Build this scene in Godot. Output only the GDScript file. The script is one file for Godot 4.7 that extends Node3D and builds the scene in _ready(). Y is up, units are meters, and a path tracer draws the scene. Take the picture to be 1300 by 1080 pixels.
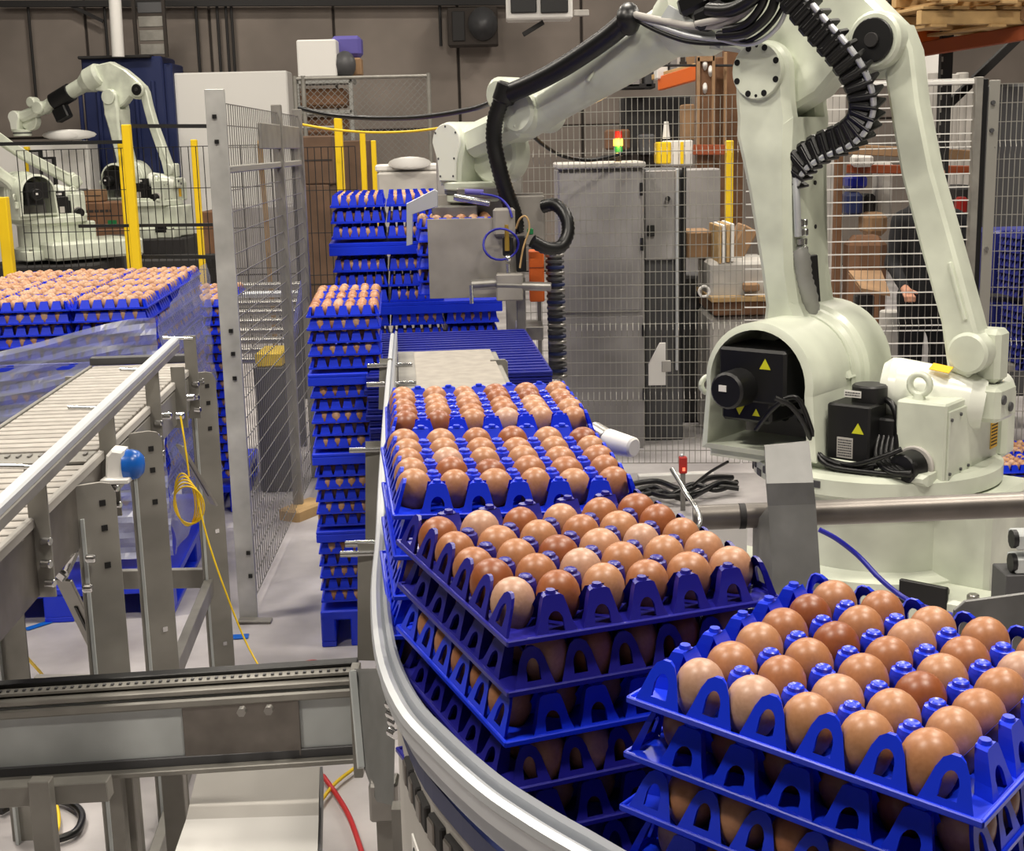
extends Node3D
# An egg packing hall: trays of eggs on a curved conveyor, a palletizing robot, wire fences and pallets.

class MB:
	# collects triangles in world space (after xf), then becomes one mesh
	var xf := Transform3D.IDENTITY
	var p := PackedVector3Array()
	var n := PackedVector3Array()
	func tri(a: Vector3, b: Vector3, c: Vector3, na: Vector3, nb: Vector3, nc: Vector3) -> void:
		if (b - a).cross(c - a).dot(na + nb + nc) > 0.0:
			var s := b
			b = c
			c = s
			s = nb
			nb = nc
			nc = s
		p.append(xf * a)
		p.append(xf * b)
		p.append(xf * c)
		n.append((xf.basis * na).normalized())
		n.append((xf.basis * nb).normalized())
		n.append((xf.basis * nc).normalized())
	func face(pts: Array, out: Vector3) -> void:
		var nn: Vector3 = (pts[1] - pts[0]).cross(pts[2] - pts[0])
		if nn.length_squared() < 1e-20:
			return
		nn = nn.normalized()
		if nn.dot(out) < 0.0:
			nn = -nn
		for i in range(1, pts.size() - 1):
			tri(pts[0], pts[i], pts[i + 1], nn, nn, nn)
	func quadn(a: Vector3, b: Vector3, c: Vector3, d: Vector3, na: Vector3, nb: Vector3, nc: Vector3, nd: Vector3) -> void:
		tri(a, b, c, na, nb, nc)
		tri(a, c, d, na, nc, nd)
	func box(c: Vector3, s: Vector3, bev := 0.0, bs := Basis.IDENTITY) -> MB:
		var h := s / 2.0
		var e: float = minf(bev, minf(h.x, minf(h.y, h.z)) * 0.49)
		var P := func(sg: Vector3, ax: int) -> Vector3:
			var q := Vector3(h.x - e, h.y - e, h.z - e)
			q[ax] = h[ax]
			return c + bs * (q * sg)
		for ax in 3:
			var a1 := (ax + 1) % 3
			var a2 := (ax + 2) % 3
			for s0 in [-1, 1]:
				var pts := []
				for k in [[-1, -1], [1, -1], [1, 1], [-1, 1]]:
					var sg := Vector3.ZERO
					sg[ax] = s0
					sg[a1] = k[0]
					sg[a2] = k[1]
					pts.append(P.call(sg, ax))
				var o := Vector3.ZERO
				o[ax] = s0
				face(pts, bs * o)
			if e > 0.0:
				for s1 in [-1, 1]:
					for s2 in [-1, 1]:
						var u := Vector3.ZERO
						u[a1] = s1
						u[a2] = s2
						var lo := u
						lo[ax] = -1
						var hi := u
						hi[ax] = 1
						face([P.call(lo, a1), P.call(hi, a1), P.call(hi, a2), P.call(lo, a2)], bs * u)
		if e > 0.0:
			for i in 8:
				var sg := Vector3(1 if i & 1 else -1, 1 if i & 2 else -1, 1 if i & 4 else -1)
				face([P.call(sg, 0), P.call(sg, 1), P.call(sg, 2)], bs * sg)
		return self
	func bar(a: Vector3, b: Vector3, w: float, h: float, bev := 0.0) -> MB:
		# a beam from a to b: w wide sideways, h high
		var z := (b - a).normalized()
		var x := Vector3.UP.cross(z)
		x = Vector3.RIGHT if x.length() < 0.01 else x.normalized()
		return box((a + b) / 2.0, Vector3(w, h, a.distance_to(b)), bev, Basis(x, z.cross(x), z))
	func lathe(prof: Array, o: Vector3, axis: Vector3, sides := 16, smooth := false) -> MB:
		# prof: Vector2(radius, height along axis)
		var z := axis.normalized()
		var x := z.cross(Vector3.UP if absf(z.y) < 0.9 else Vector3.RIGHT).normalized()
		var y := z.cross(x)
		var nr := []
		for i in prof.size():
			var t: Vector2 = prof[mini(i + 1, prof.size() - 1)] - prof[maxi(i - 1, 0)]
			nr.append(Vector2(t.y, -t.x).normalized())
		for i in prof.size() - 1:
			var a: Vector2 = prof[i]
			var b: Vector2 = prof[i + 1]
			if a.is_equal_approx(b):
				continue
			var f := Vector2((b - a).y, -(b - a).x).normalized()
			var n0: Vector2 = nr[i] if smooth else f
			var n1: Vector2 = nr[i + 1] if smooth else f
			for k in sides:
				var t0 := TAU * k / sides
				var t1 := TAU * (k + 1) / sides
				var d0 := x * cos(t0) + y * sin(t0)
				var d1 := x * cos(t1) + y * sin(t1)
				var A := o + d0 * a.x + z * a.y
				var B := o + d1 * a.x + z * a.y
				var C := o + d1 * b.x + z * b.y
				var D := o + d0 * b.x + z * b.y
				var m0 := d0 * n0.x + z * n0.y
				var m1 := d1 * n0.x + z * n0.y
				var m2 := d1 * n1.x + z * n1.y
				var m3 := d0 * n1.x + z * n1.y
				if a.x > 1e-6:
					tri(A, B, C, m0, m1, m2)
				if b.x > 1e-6:
					tri(A, C, D, m0, m2, m3)
		return self
	func cyl(a: Vector3, b: Vector3, r0: float, r1 := -1.0, sides := 14, bev := 0.0) -> MB:
		var l := a.distance_to(b)
		var q := r0 if r1 < 0.0 else r1
		if bev > 0.0:
			return lathe([Vector2(0, 0), Vector2(r0 - bev, 0), Vector2(r0, bev), Vector2(q, l - bev), Vector2(q - bev, l), Vector2(0, l)], a, b - a, sides)
		return lathe([Vector2(0, 0), Vector2(r0, 0), Vector2(q, l), Vector2(0, l)], a, b - a, sides)
	func tube(pts: Array, r: float, sides := 8, wave := 0.0) -> MB:
		# a round hose through pts; wave > 0 makes every other ring narrower
		var m := pts.size()
		var x := Vector3.ZERO
		var rings := []
		var dirs := []
		for i in m:
			var t: Vector3 = (pts[mini(i + 1, m - 1)] - pts[maxi(i - 1, 0)]).normalized()
			if i == 0:
				x = t.cross(Vector3.UP if absf(t.y) < 0.9 else Vector3.RIGHT).normalized()
			x = (x - t * x.dot(t)).normalized()
			var y := t.cross(x)
			var rr := r * (1.0 - wave * (i % 2))
			var ring := []
			var dr := []
			for k in sides:
				var d := x * cos(TAU * k / sides) + y * sin(TAU * k / sides)
				dr.append(d)
				ring.append(pts[i] + d * rr)
			rings.append(ring)
			dirs.append(dr)
		for i in m - 1:
			for k in sides:
				var j := (k + 1) % sides
				quadn(rings[i][k], rings[i][j], rings[i + 1][j], rings[i + 1][k], dirs[i][k], dirs[i][j], dirs[i + 1][j], dirs[i + 1][k])
		face(rings[0], pts[0] - pts[1])
		face(rings[m - 1], pts[m - 1] - pts[m - 2])
		return self
	func sweep(pts: Array, prof: Array) -> MB:
		# a closed profile (x = to the left of travel seen from above, y = up) along a level path
		var m := pts.size()
		var rings := []
		for i in m:
			var t: Vector3 = pts[mini(i + 1, m - 1)] - pts[maxi(i - 1, 0)]
			t.y = 0
			t = t.normalized()
			var l := Vector3(t.z, 0, -t.x)
			var ring := []
			for q in prof:
				ring.append(pts[i] + l * q.x + Vector3.UP * q.y)
			rings.append(ring)
		var cen := Vector2.ZERO
		for q in prof:
			cen += q / prof.size()
		for i in m - 1:
			var t: Vector3 = pts[i + 1] - pts[i]
			t.y = 0
			t = t.normalized()
			var l := Vector3(t.z, 0, -t.x)
			for k in prof.size():
				var j := (k + 1) % prof.size()
				var mid: Vector2 = (prof[k] + prof[j]) / 2.0 - cen
				face([rings[i][k], rings[i][j], rings[i + 1][j], rings[i + 1][k]], l * mid.x + Vector3.UP * mid.y)
		face(rings[0], pts[0] - pts[1])
		face(rings[m - 1], pts[m - 1] - pts[m - 2])
		return self
	func prism(poly: Array, o: Vector3, u: Vector3, v: Vector3, d0: float, d1: float, bev := 0.0, smooth_deg := 35.0) -> MB:
		# a polygon in the plane o + u x + v y, from d0 to d1 along u x v, edges chamfered by bev
		var pl := PackedVector2Array(poly)
		if Geometry2D.is_polygon_clockwise(pl):
			pl.reverse()
		var m := pl.size()
		var w := u.cross(v).normalized()
		var en := []
		for i in m:
			var e := (pl[(i + 1) % m] - pl[i]).normalized()
			en.append(Vector2(e.y, -e.x))
		var inset := PackedVector2Array()
		for i in m:
			var b: Vector2 = en[i] + en[(i + m - 1) % m]
			var k := bev / maxf(0.35, b.length_squared() / 2.0)
			inset.append(pl[i] - b * k)
		var P := func(q: Vector2, d: float) -> Vector3:
			return o + u * q.x + v * q.y + w * d
		var idx := Geometry2D.triangulate_polygon(pl)
		for i in range(0, idx.size(), 3):
			for sd in 2:
				var d: float = d1 if sd else d0
				var nn := w if sd else -w
				tri(P.call(inset[idx[i]], d), P.call(inset[idx[i + 1]], d), P.call(inset[idx[i + 2]], d), nn, nn, nn)
		var cs := cos(deg_to_rad(smooth_deg))
		for i in m:
			var j := (i + 1) % m
			var a: Vector2 = en[i]
			var pa: Vector2 = en[(i + m - 1) % m]
			var nb: Vector2 = en[j]
			var a0: Vector2 = (a + pa).normalized() if a.dot(pa) > cs else a
			var a1: Vector2 = (a + nb).normalized() if a.dot(nb) > cs else a
			var n0 := u * a0.x + v * a0.y
			var n1 := u * a1.x + v * a1.y
			quadn(P.call(pl[i], d0 + bev), P.call(pl[j], d0 + bev), P.call(pl[j], d1 - bev), P.call(pl[i], d1 - bev), n0, n1, n1, n0)
			if bev > 0.0:
				quadn(P.call(pl[i], d1 - bev), P.call(pl[j], d1 - bev), P.call(inset[j], d1), P.call(inset[i], d1), n0 + w, n1 + w, n1 + w, n0 + w)
				quadn(P.call(pl[i], d0 + bev), P.call(pl[j], d0 + bev), P.call(inset[j], d0), P.call(inset[i], d0), n0 - w, n1 - w, n1 - w, n0 - w)
		return self
	func ball(c: Vector3, r: Vector3, sides := 14) -> MB:
		var keep := xf
		xf = xf * Transform3D(Basis.from_scale(r), c)
		var pr := []
		for i in 9:
			pr.append(Vector2(sin(PI * i / 8.0), -cos(PI * i / 8.0)))
		lathe(pr, Vector3.ZERO, Vector3.UP, sides, true)
		xf = keep
		return self
	func ring(c: Vector3, ax: Vector3, r: float, th: float, sides := 18) -> MB:
		var z := ax.normalized()
		var x := z.cross(Vector3.UP if absf(z.y) < 0.9 else Vector3.RIGHT).normalized()
		var y := z.cross(x)
		var pts := []
		for i in sides + 1:
			pts.append(c + (x * cos(TAU * i / sides) + y * sin(TAU * i / sides)) * r)
		return tube(pts, th, 6)
	func mesh(inv := Transform3D.IDENTITY) -> ArrayMesh:
		var q := PackedVector3Array()
		var nn := PackedVector3Array()
		for i in p.size():
			q.append(inv * p[i])
			nn.append((inv.basis * n[i]).normalized())
		var a := []
		a.resize(Mesh.ARRAY_MAX)
		a[Mesh.ARRAY_VERTEX] = q
		a[Mesh.ARRAY_NORMAL] = nn
		var me := ArrayMesh.new()
		me.add_surface_from_arrays(Mesh.PRIMITIVE_TRIANGLES, a)
		return me

var M := {}
var rng := RandomNumberGenerator.new()
const U := Vector3(0.9968, 0, -0.0797)   # across the conveyors, to the right
const W := Vector3(0.0797, 0, 0.9968)    # along the conveyors, towards the viewer

func v(x: float, y: float, z: float) -> Vector3:
	return Vector3(x, y, z)

func mb(xf := Transform3D.IDENTITY) -> MB:
	var m := MB.new()
	m.xf = xf
	return m

func world_of(o: Node3D) -> Transform3D:
	var t := o.transform
	var q := o.get_parent()
	while q is Node3D and q != self:
		t = q.transform * t
		q = q.get_parent()
	return t

func numbered(called: String) -> String:
	if not has_node(called):
		return called
	var i := 1
	while has_node("%s_%03d" % [called, i]):
		i += 1
	return "%s_%03d" % [called, i]

var counts := {}
func fresh(called: String) -> String:
	var k: int = counts.get(called, 0)
	counts[called] = k + 1
	return called if k == 0 else "%s_%03d" % [called, k]

func tag(o: Node3D, label: String, category: String, group := "", kind := "") -> Node3D:
	o.set_meta("label", label)
	o.set_meta("category", category)
	if group:
		o.set_meta("group", group)
	if kind:
		o.set_meta("kind", kind)
	return o

func thing(called: String, label: String, category: String, at := Vector3.ZERO, group := "", bs := Basis.IDENTITY) -> Node3D:
	var o := Node3D.new()
	o.name = fresh(called)
	add_child(o, true)
	o.transform = Transform3D(bs, at)
	tag(o, label, category, group)
	return o

func part(m: MB, called: String, mat: Material, parent: Node3D, label := "") -> MeshInstance3D:
	var o := MeshInstance3D.new()
	o.name = called
	o.mesh = m.mesh(world_of(parent).affine_inverse())
	o.material_override = mat
	o.cast_shadow = GeometryInstance3D.SHADOW_CASTING_SETTING_ON
	parent.add_child(o, true)
	if label:
		o.set_meta("label", label)
	return o

func inst(me: Mesh, called: String, mat: Material, parent: Node3D, xf: Transform3D) -> MeshInstance3D:
	var o := MeshInstance3D.new()
	o.name = called if parent != self else fresh(called)
	o.mesh = me
	o.material_override = mat
	o.transform = xf
	parent.add_child(o, true)
	return o

func solo(m: MB, called: String, mat: Material, label: String, category: String, group := "") -> MeshInstance3D:
	# a thing that is one mesh; its origin at its base
	var lo := Vector3(1e9, 1e9, 1e9)
	var hi := -lo
	for q in m.p:
		lo = lo.min(q)
		hi = hi.max(q)
	var at := Vector3((lo.x + hi.x) / 2.0, lo.y, (lo.z + hi.z) / 2.0)
	var o := MeshInstance3D.new()
	o.name = fresh(called)
	o.mesh = m.mesh(Transform3D(Basis.IDENTITY, -at))
	o.material_override = mat
	o.position = at
	add_child(o, true)
	tag(o, label, category, group)
	return o

func struct(m: MB, called: String, mat: Material) -> MeshInstance3D:
	var o := MeshInstance3D.new()
	o.name = called
	o.mesh = m.mesh()
	o.material_override = mat
	add_child(o, true)
	o.set_meta("kind", "structure")
	return o

func smooth(pts: Array, per := 6) -> Array:
	# Catmull-Rom through the points
	var out := []
	var m := pts.size()
	for i in m - 1:
		var a: Vector3 = pts[maxi(i - 1, 0)]
		var b: Vector3 = pts[i]
		var c: Vector3 = pts[i + 1]
		var d: Vector3 = pts[mini(i + 2, m - 1)]
		for k in per:
			out.append(b.cubic_interpolate(c, a, d, float(k) / per))
	out.append(pts[m - 1])
	return out

func arc(c: Vector2, r: float, a0: float, a1: float, k := 8) -> Array:
	var out := []
	for i in k + 1:
		var a := deg_to_rad(lerpf(a0, a1, float(i) / k))
		out.append(c + Vector2(cos(a), sin(a)) * r)
	return out

func noise_tex(freq: float, lo: Color, hi: Color, oct := 4, size := 256, bump := false, s := 1) -> NoiseTexture2D:
	var f := FastNoiseLite.new()
	f.noise_type = FastNoiseLite.TYPE_SIMPLEX_SMOOTH
	f.frequency = freq
	f.fractal_octaves = oct
	f.seed = s
	var t := NoiseTexture2D.new()
	t.width = size
	t.height = size
	t.seamless = true
	t.noise = f
	if bump:
		t.as_normal_map = true
		t.bump_strength = 4.0
	else:
		var g := Gradient.new()
		g.set_color(0, lo)
		g.set_color(1, hi)
		t.color_ramp = g
	return t

func mat(called: String, c: Color, rough := 0.5, metal := 0.0, tex: Texture2D = null, scale := 1.0, world := true) -> StandardMaterial3D:
	var m := StandardMaterial3D.new()
	m.resource_name = called
	m.albedo_color = c
	m.roughness = rough
	m.metallic = metal
	if tex:
		m.albedo_texture = tex
		m.uv1_triplanar = true
		m.uv1_world_triplanar = world
		m.uv1_scale = Vector3.ONE * scale
	M[called] = m
	return m

func rgb(r: int, g: int, b: int) -> Color:
	return Color8(r, g, b)

func text_on(words: String, size: float, o: Vector3, u: Vector3, up: Vector3, m: Material, called: String, parent: Node3D) -> void:
	# flat lettering centred on o, reading along u
	var t := TextMesh.new()
	t.text = words
	t.font_size = 32
	t.pixel_size = size / 32.0
	t.depth = 0.001
	var f := SystemFont.new()
	f.font_names = PackedStringArray(["Droid Sans"])
	t.font = f
	var w := u.cross(up).normalized()
	var k := MeshInstance3D.new()
	k.name = called
	k.mesh = t
	k.material_override = m
	k.transform = world_of(parent).affine_inverse() * Transform3D(Basis(u.normalized(), up.normalized(), w), o)
	parent.add_child(k, true)

func _ready() -> void:
	rng.seed = 7
	setup()
	materials()
	room()
	lamps()
	near_conveyor()
	egg_meshes()
	near_stacks()
	left_conveyor()
	cross_conveyor()
	robot_main()
	gripper()
	far_robots()
	pallets()
	fences()
	cabinet()
	racks()
	far_things()
	cables()
	far_eggs()

func setup() -> void:
	var cam := Camera3D.new()
	cam.name = "camera"
	cam.fov = 34.81
	cam.near = 0.05
	cam.far = 80.0
	cam.transform = Transform3D(Basis(Vector3.RIGHT, -0.2035) * Basis(Vector3.BACK, -0.0234), v(0, 1.93, 0))
	add_child(cam)
	cam.current = true
	var we := WorldEnvironment.new()
	we.name = "environment"
	var e := Environment.new()
	e.background_mode = Environment.BG_COLOR
	e.background_color = Color(0.02, 0.02, 0.022)
	e.tonemap_mode = Environment.TONE_MAPPER_LINEAR
	e.tonemap_exposure = 1.0
	e.sdfgi_enabled = true
	e.ssao_enabled = true
	e.ssil_enabled = true
	we.environment = e
	add_child(we)

func lamps() -> void:
	# high-bay luminaires: a glowing panel in a steel tray, and an area light just under it
	var spots := [v(-2.6, 6.8, -0.6), v(1.8, 6.8, -0.6), v(-2.6, 6.8, -4.8), v(2.4, 6.8, -4.0), v(-4.6, 6.8, -9.2), v(0.4, 6.8, -9.2), v(5.0, 6.8, -8.6), v(-7.0, 6.8, -13.6), v(-1.5, 6.8, -13.6), v(5.0, 6.8, -13.6), v(-4.5, 6.8, -17.4), v(3.0, 6.8, -17.4)]
	var glow := StandardMaterial3D.new()
	glow.resource_name = "lamp_glow"
	glow.albedo_color = Color(1, 1, 1)
	glow.emission_enabled = true
	glow.emission = Color(1.0, 0.965, 0.91)
	glow.emission_energy_multiplier = 4.0
	for i in spots.size():
		var at: Vector3 = spots[i]
		var t := thing("ceiling_lamp", "white high-bay ceiling lamp above the egg packing lines", "lamp", at, "high-bay ceiling lamps")
		part(mb().box(at + v(0, 0.06, 0), v(1.3, 0.08, 0.5), 0.01), "housing", M.alu, t)
		part(mb().box(at, v(1.2, 0.02, 0.4), 0.004), "lamp_panel", glow, t)
		var l := AreaLight3D.new()
		l.name = "light"
		l.area_size = Vector2(1.2, 0.4)
		l.light_color = Color(1.0, 0.965, 0.91)
		l.light_energy = 23.5 if at.z > -12.0 else 15.0
		l.shadow_enabled = true
		l.rotation_degrees = v(-90, 0, 0)
		l.position = v(0, -0.03, 0)
		t.add_child(l)

func materials() -> void:
	var blot := noise_tex(0.012, Color(0.82, 0.82, 0.82), Color(1, 1, 1))
	var fine := noise_tex(0.06, Color(0.86, 0.86, 0.86), Color(1, 1, 1), 3, 256, false, 3)
	var con := noise_tex(0.007, Color(0.70, 0.69, 0.70), Color(1, 1, 1), 6, 512, false, 5)
	var streak := noise_tex(0.02, Color(0.8, 0.8, 0.8), Color(1, 1, 1), 4, 256, false, 9)
	mat("floor", rgb(204, 200, 199), 0.55, 0.0, con, 0.35)
	mat("wall", rgb(140, 130, 122), 0.85, 0.0, blot, 0.2)
	mat("wall_dark", rgb(52, 46, 42), 0.9)
	mat("ceiling", rgb(84, 82, 80), 0.9)
	mat("wall_side", rgb(86, 82, 78), 0.9)
	mat("cream", rgb(231, 237, 219), 0.32, 0.0, blot, 0.8, false)
	mat("cream_white", rgb(228, 231, 220), 0.22)
	mat("black", rgb(16, 16, 17), 0.45)
	mat("rubber", rgb(13, 13, 14), 0.38)
	mat("dark", rgb(34, 32, 32), 0.7)
	mat("blue", rgb(22, 54, 222), 0.30)
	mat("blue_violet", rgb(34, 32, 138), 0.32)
	mat("blue_deep", rgb(14, 26, 132), 0.32)
	mat("blue_dull", rgb(28, 36, 120), 0.5)
	mat("steel", rgb(168, 165, 160), 0.36, 0.75, streak, 1.3)
	mat("steel_dark", rgb(132, 126, 120), 0.4, 0.6, streak, 1.5)
	mat("galv", rgb(152, 149, 142), 0.45, 0.25, blot, 1.5)
	mat("grey_paint", rgb(204, 209, 209), 0.5, 0.0, blot, 1.0)
	mat("alu", rgb(200, 203, 207), 0.42, 0.5)
	mat("post_grey", rgb(206, 206, 203), 0.4, 0.2, blot, 1.5)
	mat("bracket_steel", rgb(132, 132, 130), 0.42, 0.3, streak, 2.0)
	mat("rail_grey", rgb(172, 176, 184), 0.4, 0.2)
	mat("chrome", rgb(215, 215, 215), 0.18, 0.95)
	mat("belt", rgb(164, 157, 147), 0.55, 0.0, fine, 1.0)
	mat("slat_a", rgb(188, 182, 174), 0.45, 0.0, fine, 1.2)
	mat("slat_b", rgb(178, 172, 164), 0.45, 0.0, fine, 1.2)
	mat("white", rgb(226, 224, 220), 0.6)
	mat("offwhite", rgb(196, 192, 186), 0.7, 0.0, blot, 0.6)
	mat("yellow", rgb(240, 202, 28), 0.4)
	mat("yellow_label", rgb(238, 186, 24), 0.5)
	mat("lime_label", rgb(206, 206, 40), 0.5)
	mat("orange", rgb(222, 104, 34), 0.45)
	mat("orange_dull", rgb(142, 68, 34), 0.5)
	mat("red", rgb(170, 34, 26), 0.45)
	mat("green", rgb(24, 110, 60), 0.45)
	mat("wood", rgb(206, 170, 116), 0.75, 0.0, streak, 1.0)
	mat("wood_dark", rgb(120, 84, 56), 0.75, 0.0, streak, 1.0)
	mat("card", rgb(128, 92, 66), 0.85, 0.0, blot, 1.0)
	mat("card_light", rgb(164, 130, 96), 0.85, 0.0, blot, 1.0)
	mat("card_dark", rgb(106, 82, 64), 0.85, 0.0, blot, 1.0)
	mat("plate_grey", rgb(160, 155, 148), 0.5, 0.1, blot, 1.0)
	mat("brass", rgb(190, 156, 70), 0.35, 0.6)
	mat("navy", rgb(26, 38, 84), 0.5)
	mat("cabinet_grey", rgb(160, 157, 156), 0.5, 0.1, blot, 0.7)
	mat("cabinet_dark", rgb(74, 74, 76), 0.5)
	mat("wire_light", rgb(156, 154, 147), 0.45, 0.3)
	mat("wire_grey", rgb(128, 126, 122), 0.45, 0.5)
	mat("wire_black", rgb(20, 20, 20), 0.5)
	mat("blue_cap", rgb(20, 96, 190), 0.3)
	mat("blue_cable", rgb(30, 30, 150), 0.4)
	mat("red_cable", rgb(196, 44, 44), 0.45)
	mat("cloth_black", rgb(20, 20, 24), 0.9)
	mat("denim", rgb(24, 24, 32), 0.9)
	mat("skin", rgb(186, 134, 108), 0.6)
	mat("grey_sleeve", rgb(150, 150, 146), 0.5, 0.2)
	mat("lilac", rgb(92, 84, 160), 0.7)
	M.cream.clearcoat_enabled = true
	M.cream.clearcoat = 0.3
	M.cream.clearcoat_roughness = 0.25
	M.yellow_cable = M.yellow
	M.wire_light.metallic_specular = 0.5
	var film := StandardMaterial3D.new()
	film.resource_name = "stretch_film"
	film.transparency = BaseMaterial3D.TRANSPARENCY_ALPHA
	film.albedo_color = Color(0.70, 0.72, 0.80, 0.5)
	film.roughness = 0.27
	film.metallic_specular = 0.9
	film.cull_mode = BaseMaterial3D.CULL_DISABLED
	M.film = film
	var glass := [rgb(190, 138, 100), rgb(176, 118, 79), rgb(196, 147, 114), rgb(162, 98, 59), rgb(184, 129, 90), rgb(199, 158, 134), rgb(150, 86, 50)]
	var spk := noise_tex(0.09, Color(0.90, 0.87, 0.84), Color(1, 1, 1), 3, 256, false, 12)
	for i in glass.size():
		mat("egg_%d" % i, glass[i], 0.38, 0.0, spk, 9.0, false)

func room() -> void:
	struct(mb().box(v(-1, -0.1, -8.5), v(30, 0.2, 27)), "floor", M.floor)
	struct(mb().box(v(-1, 7.6, -8.5), v(30, 0.2, 27)), "ceiling", M.ceiling)
	var wb := struct(mb().box(v(-1, 3.75, -21.2), v(30, 7.5, 0.2)), "wall_back", M.wall_dark)
	for i in 13:
		for j in 3:
			var x := -13.6 + 1.85 * i + 0.9
			part(mb().box(v(x, 1.1 + 2.2 * j, -21.09), v(1.81, 2.17, 0.05), 0.015), "panel", M.wall, wb)
	struct(mb().box(v(-15.1, 3.75, -8.5), v(0.2, 7.5, 27)), "wall_left", M.wall_side)
	struct(mb().box(v(13.1, 3.75, -8.5), v(0.2, 7.5, 27)), "wall_right", M.wall_side)
	struct(mb().box(v(-1, 3.75, 4.4), v(30, 7.5, 0.2)), "wall_front", M.wall_side)
	# structural pipes and beams on the far wall
	var t := thing("conduit_run", "dark horizontal conduit with thin drop pipes high on the back wall", "conduit", v(0, 4.0, -20.95))
	part(mb().bar(v(-7.406, 4.144, -20.9), v(0.728, 3.994, -20.9), 0.09, 0.09), "main_pipe", M.dark, t)
	for q in [[v(-7.017, 4.129, -20.95), 2.6], [v(-5.889, 4.103, -20.95), 2.4], [v(-4.014, 4.083, -20.95), 2.2], [v(-4.095, 4.085, -20.95), 2.2], [v(-4.539, 4.073, -20.95), 2.0], [v(-4.225, 4.066, -20.95), 1.6], [v(-0.926, 4.014, -20.95), 3.4]]:
		part(mb().cyl(q[0], v(q[0].x, q[1], q[0].z), 0.022, -1, 8), "drop_pipe", M.dark, t)
	part(mb().bar(v(-6.43, 4.133, -20.9), v(-5.906, 3.864, -20.9), 0.04, 0.05), "brace", M.dark, t)
	solo(mb().cyl(v(-5.321, 4.323, -19.5), v(-5.343, 3.257, -19.5), 0.085), "pipe", M.white, "white vertical duct pipe dropping behind the navy container", "pipe")
	var ld := thing("louvre_panel", "grey slatted steel ladder panel beside the white duct pipe", "panel", v(-5.031, 3.303, -20))
	part(mb().box(v(-5.217, 3.779, -20.03), v(0.045, 0.985, 0.06)), "side_rail", M.wall_dark, ld)
	part(mb().box(v(-4.794, 3.769, -20.03), v(0.045, 0.985, 0.06)), "side_rail", M.wall_dark, ld)
	for i in 6:
		var c := v(-4.984, 4.054, -20)
		part(mb().box(v(c.x, c.y + 0.28 - 0.19 * i, -20.03), v(0.36, 0.15, 0.04), 0.01), "slat", M.galv if i > 2 else M.cabinet_dark, ld)

func level_path(a: Array, y: float) -> Array:
	var o := []
	for q in a:
		o.append(v(q.x, y, q.z))
	return o

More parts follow.
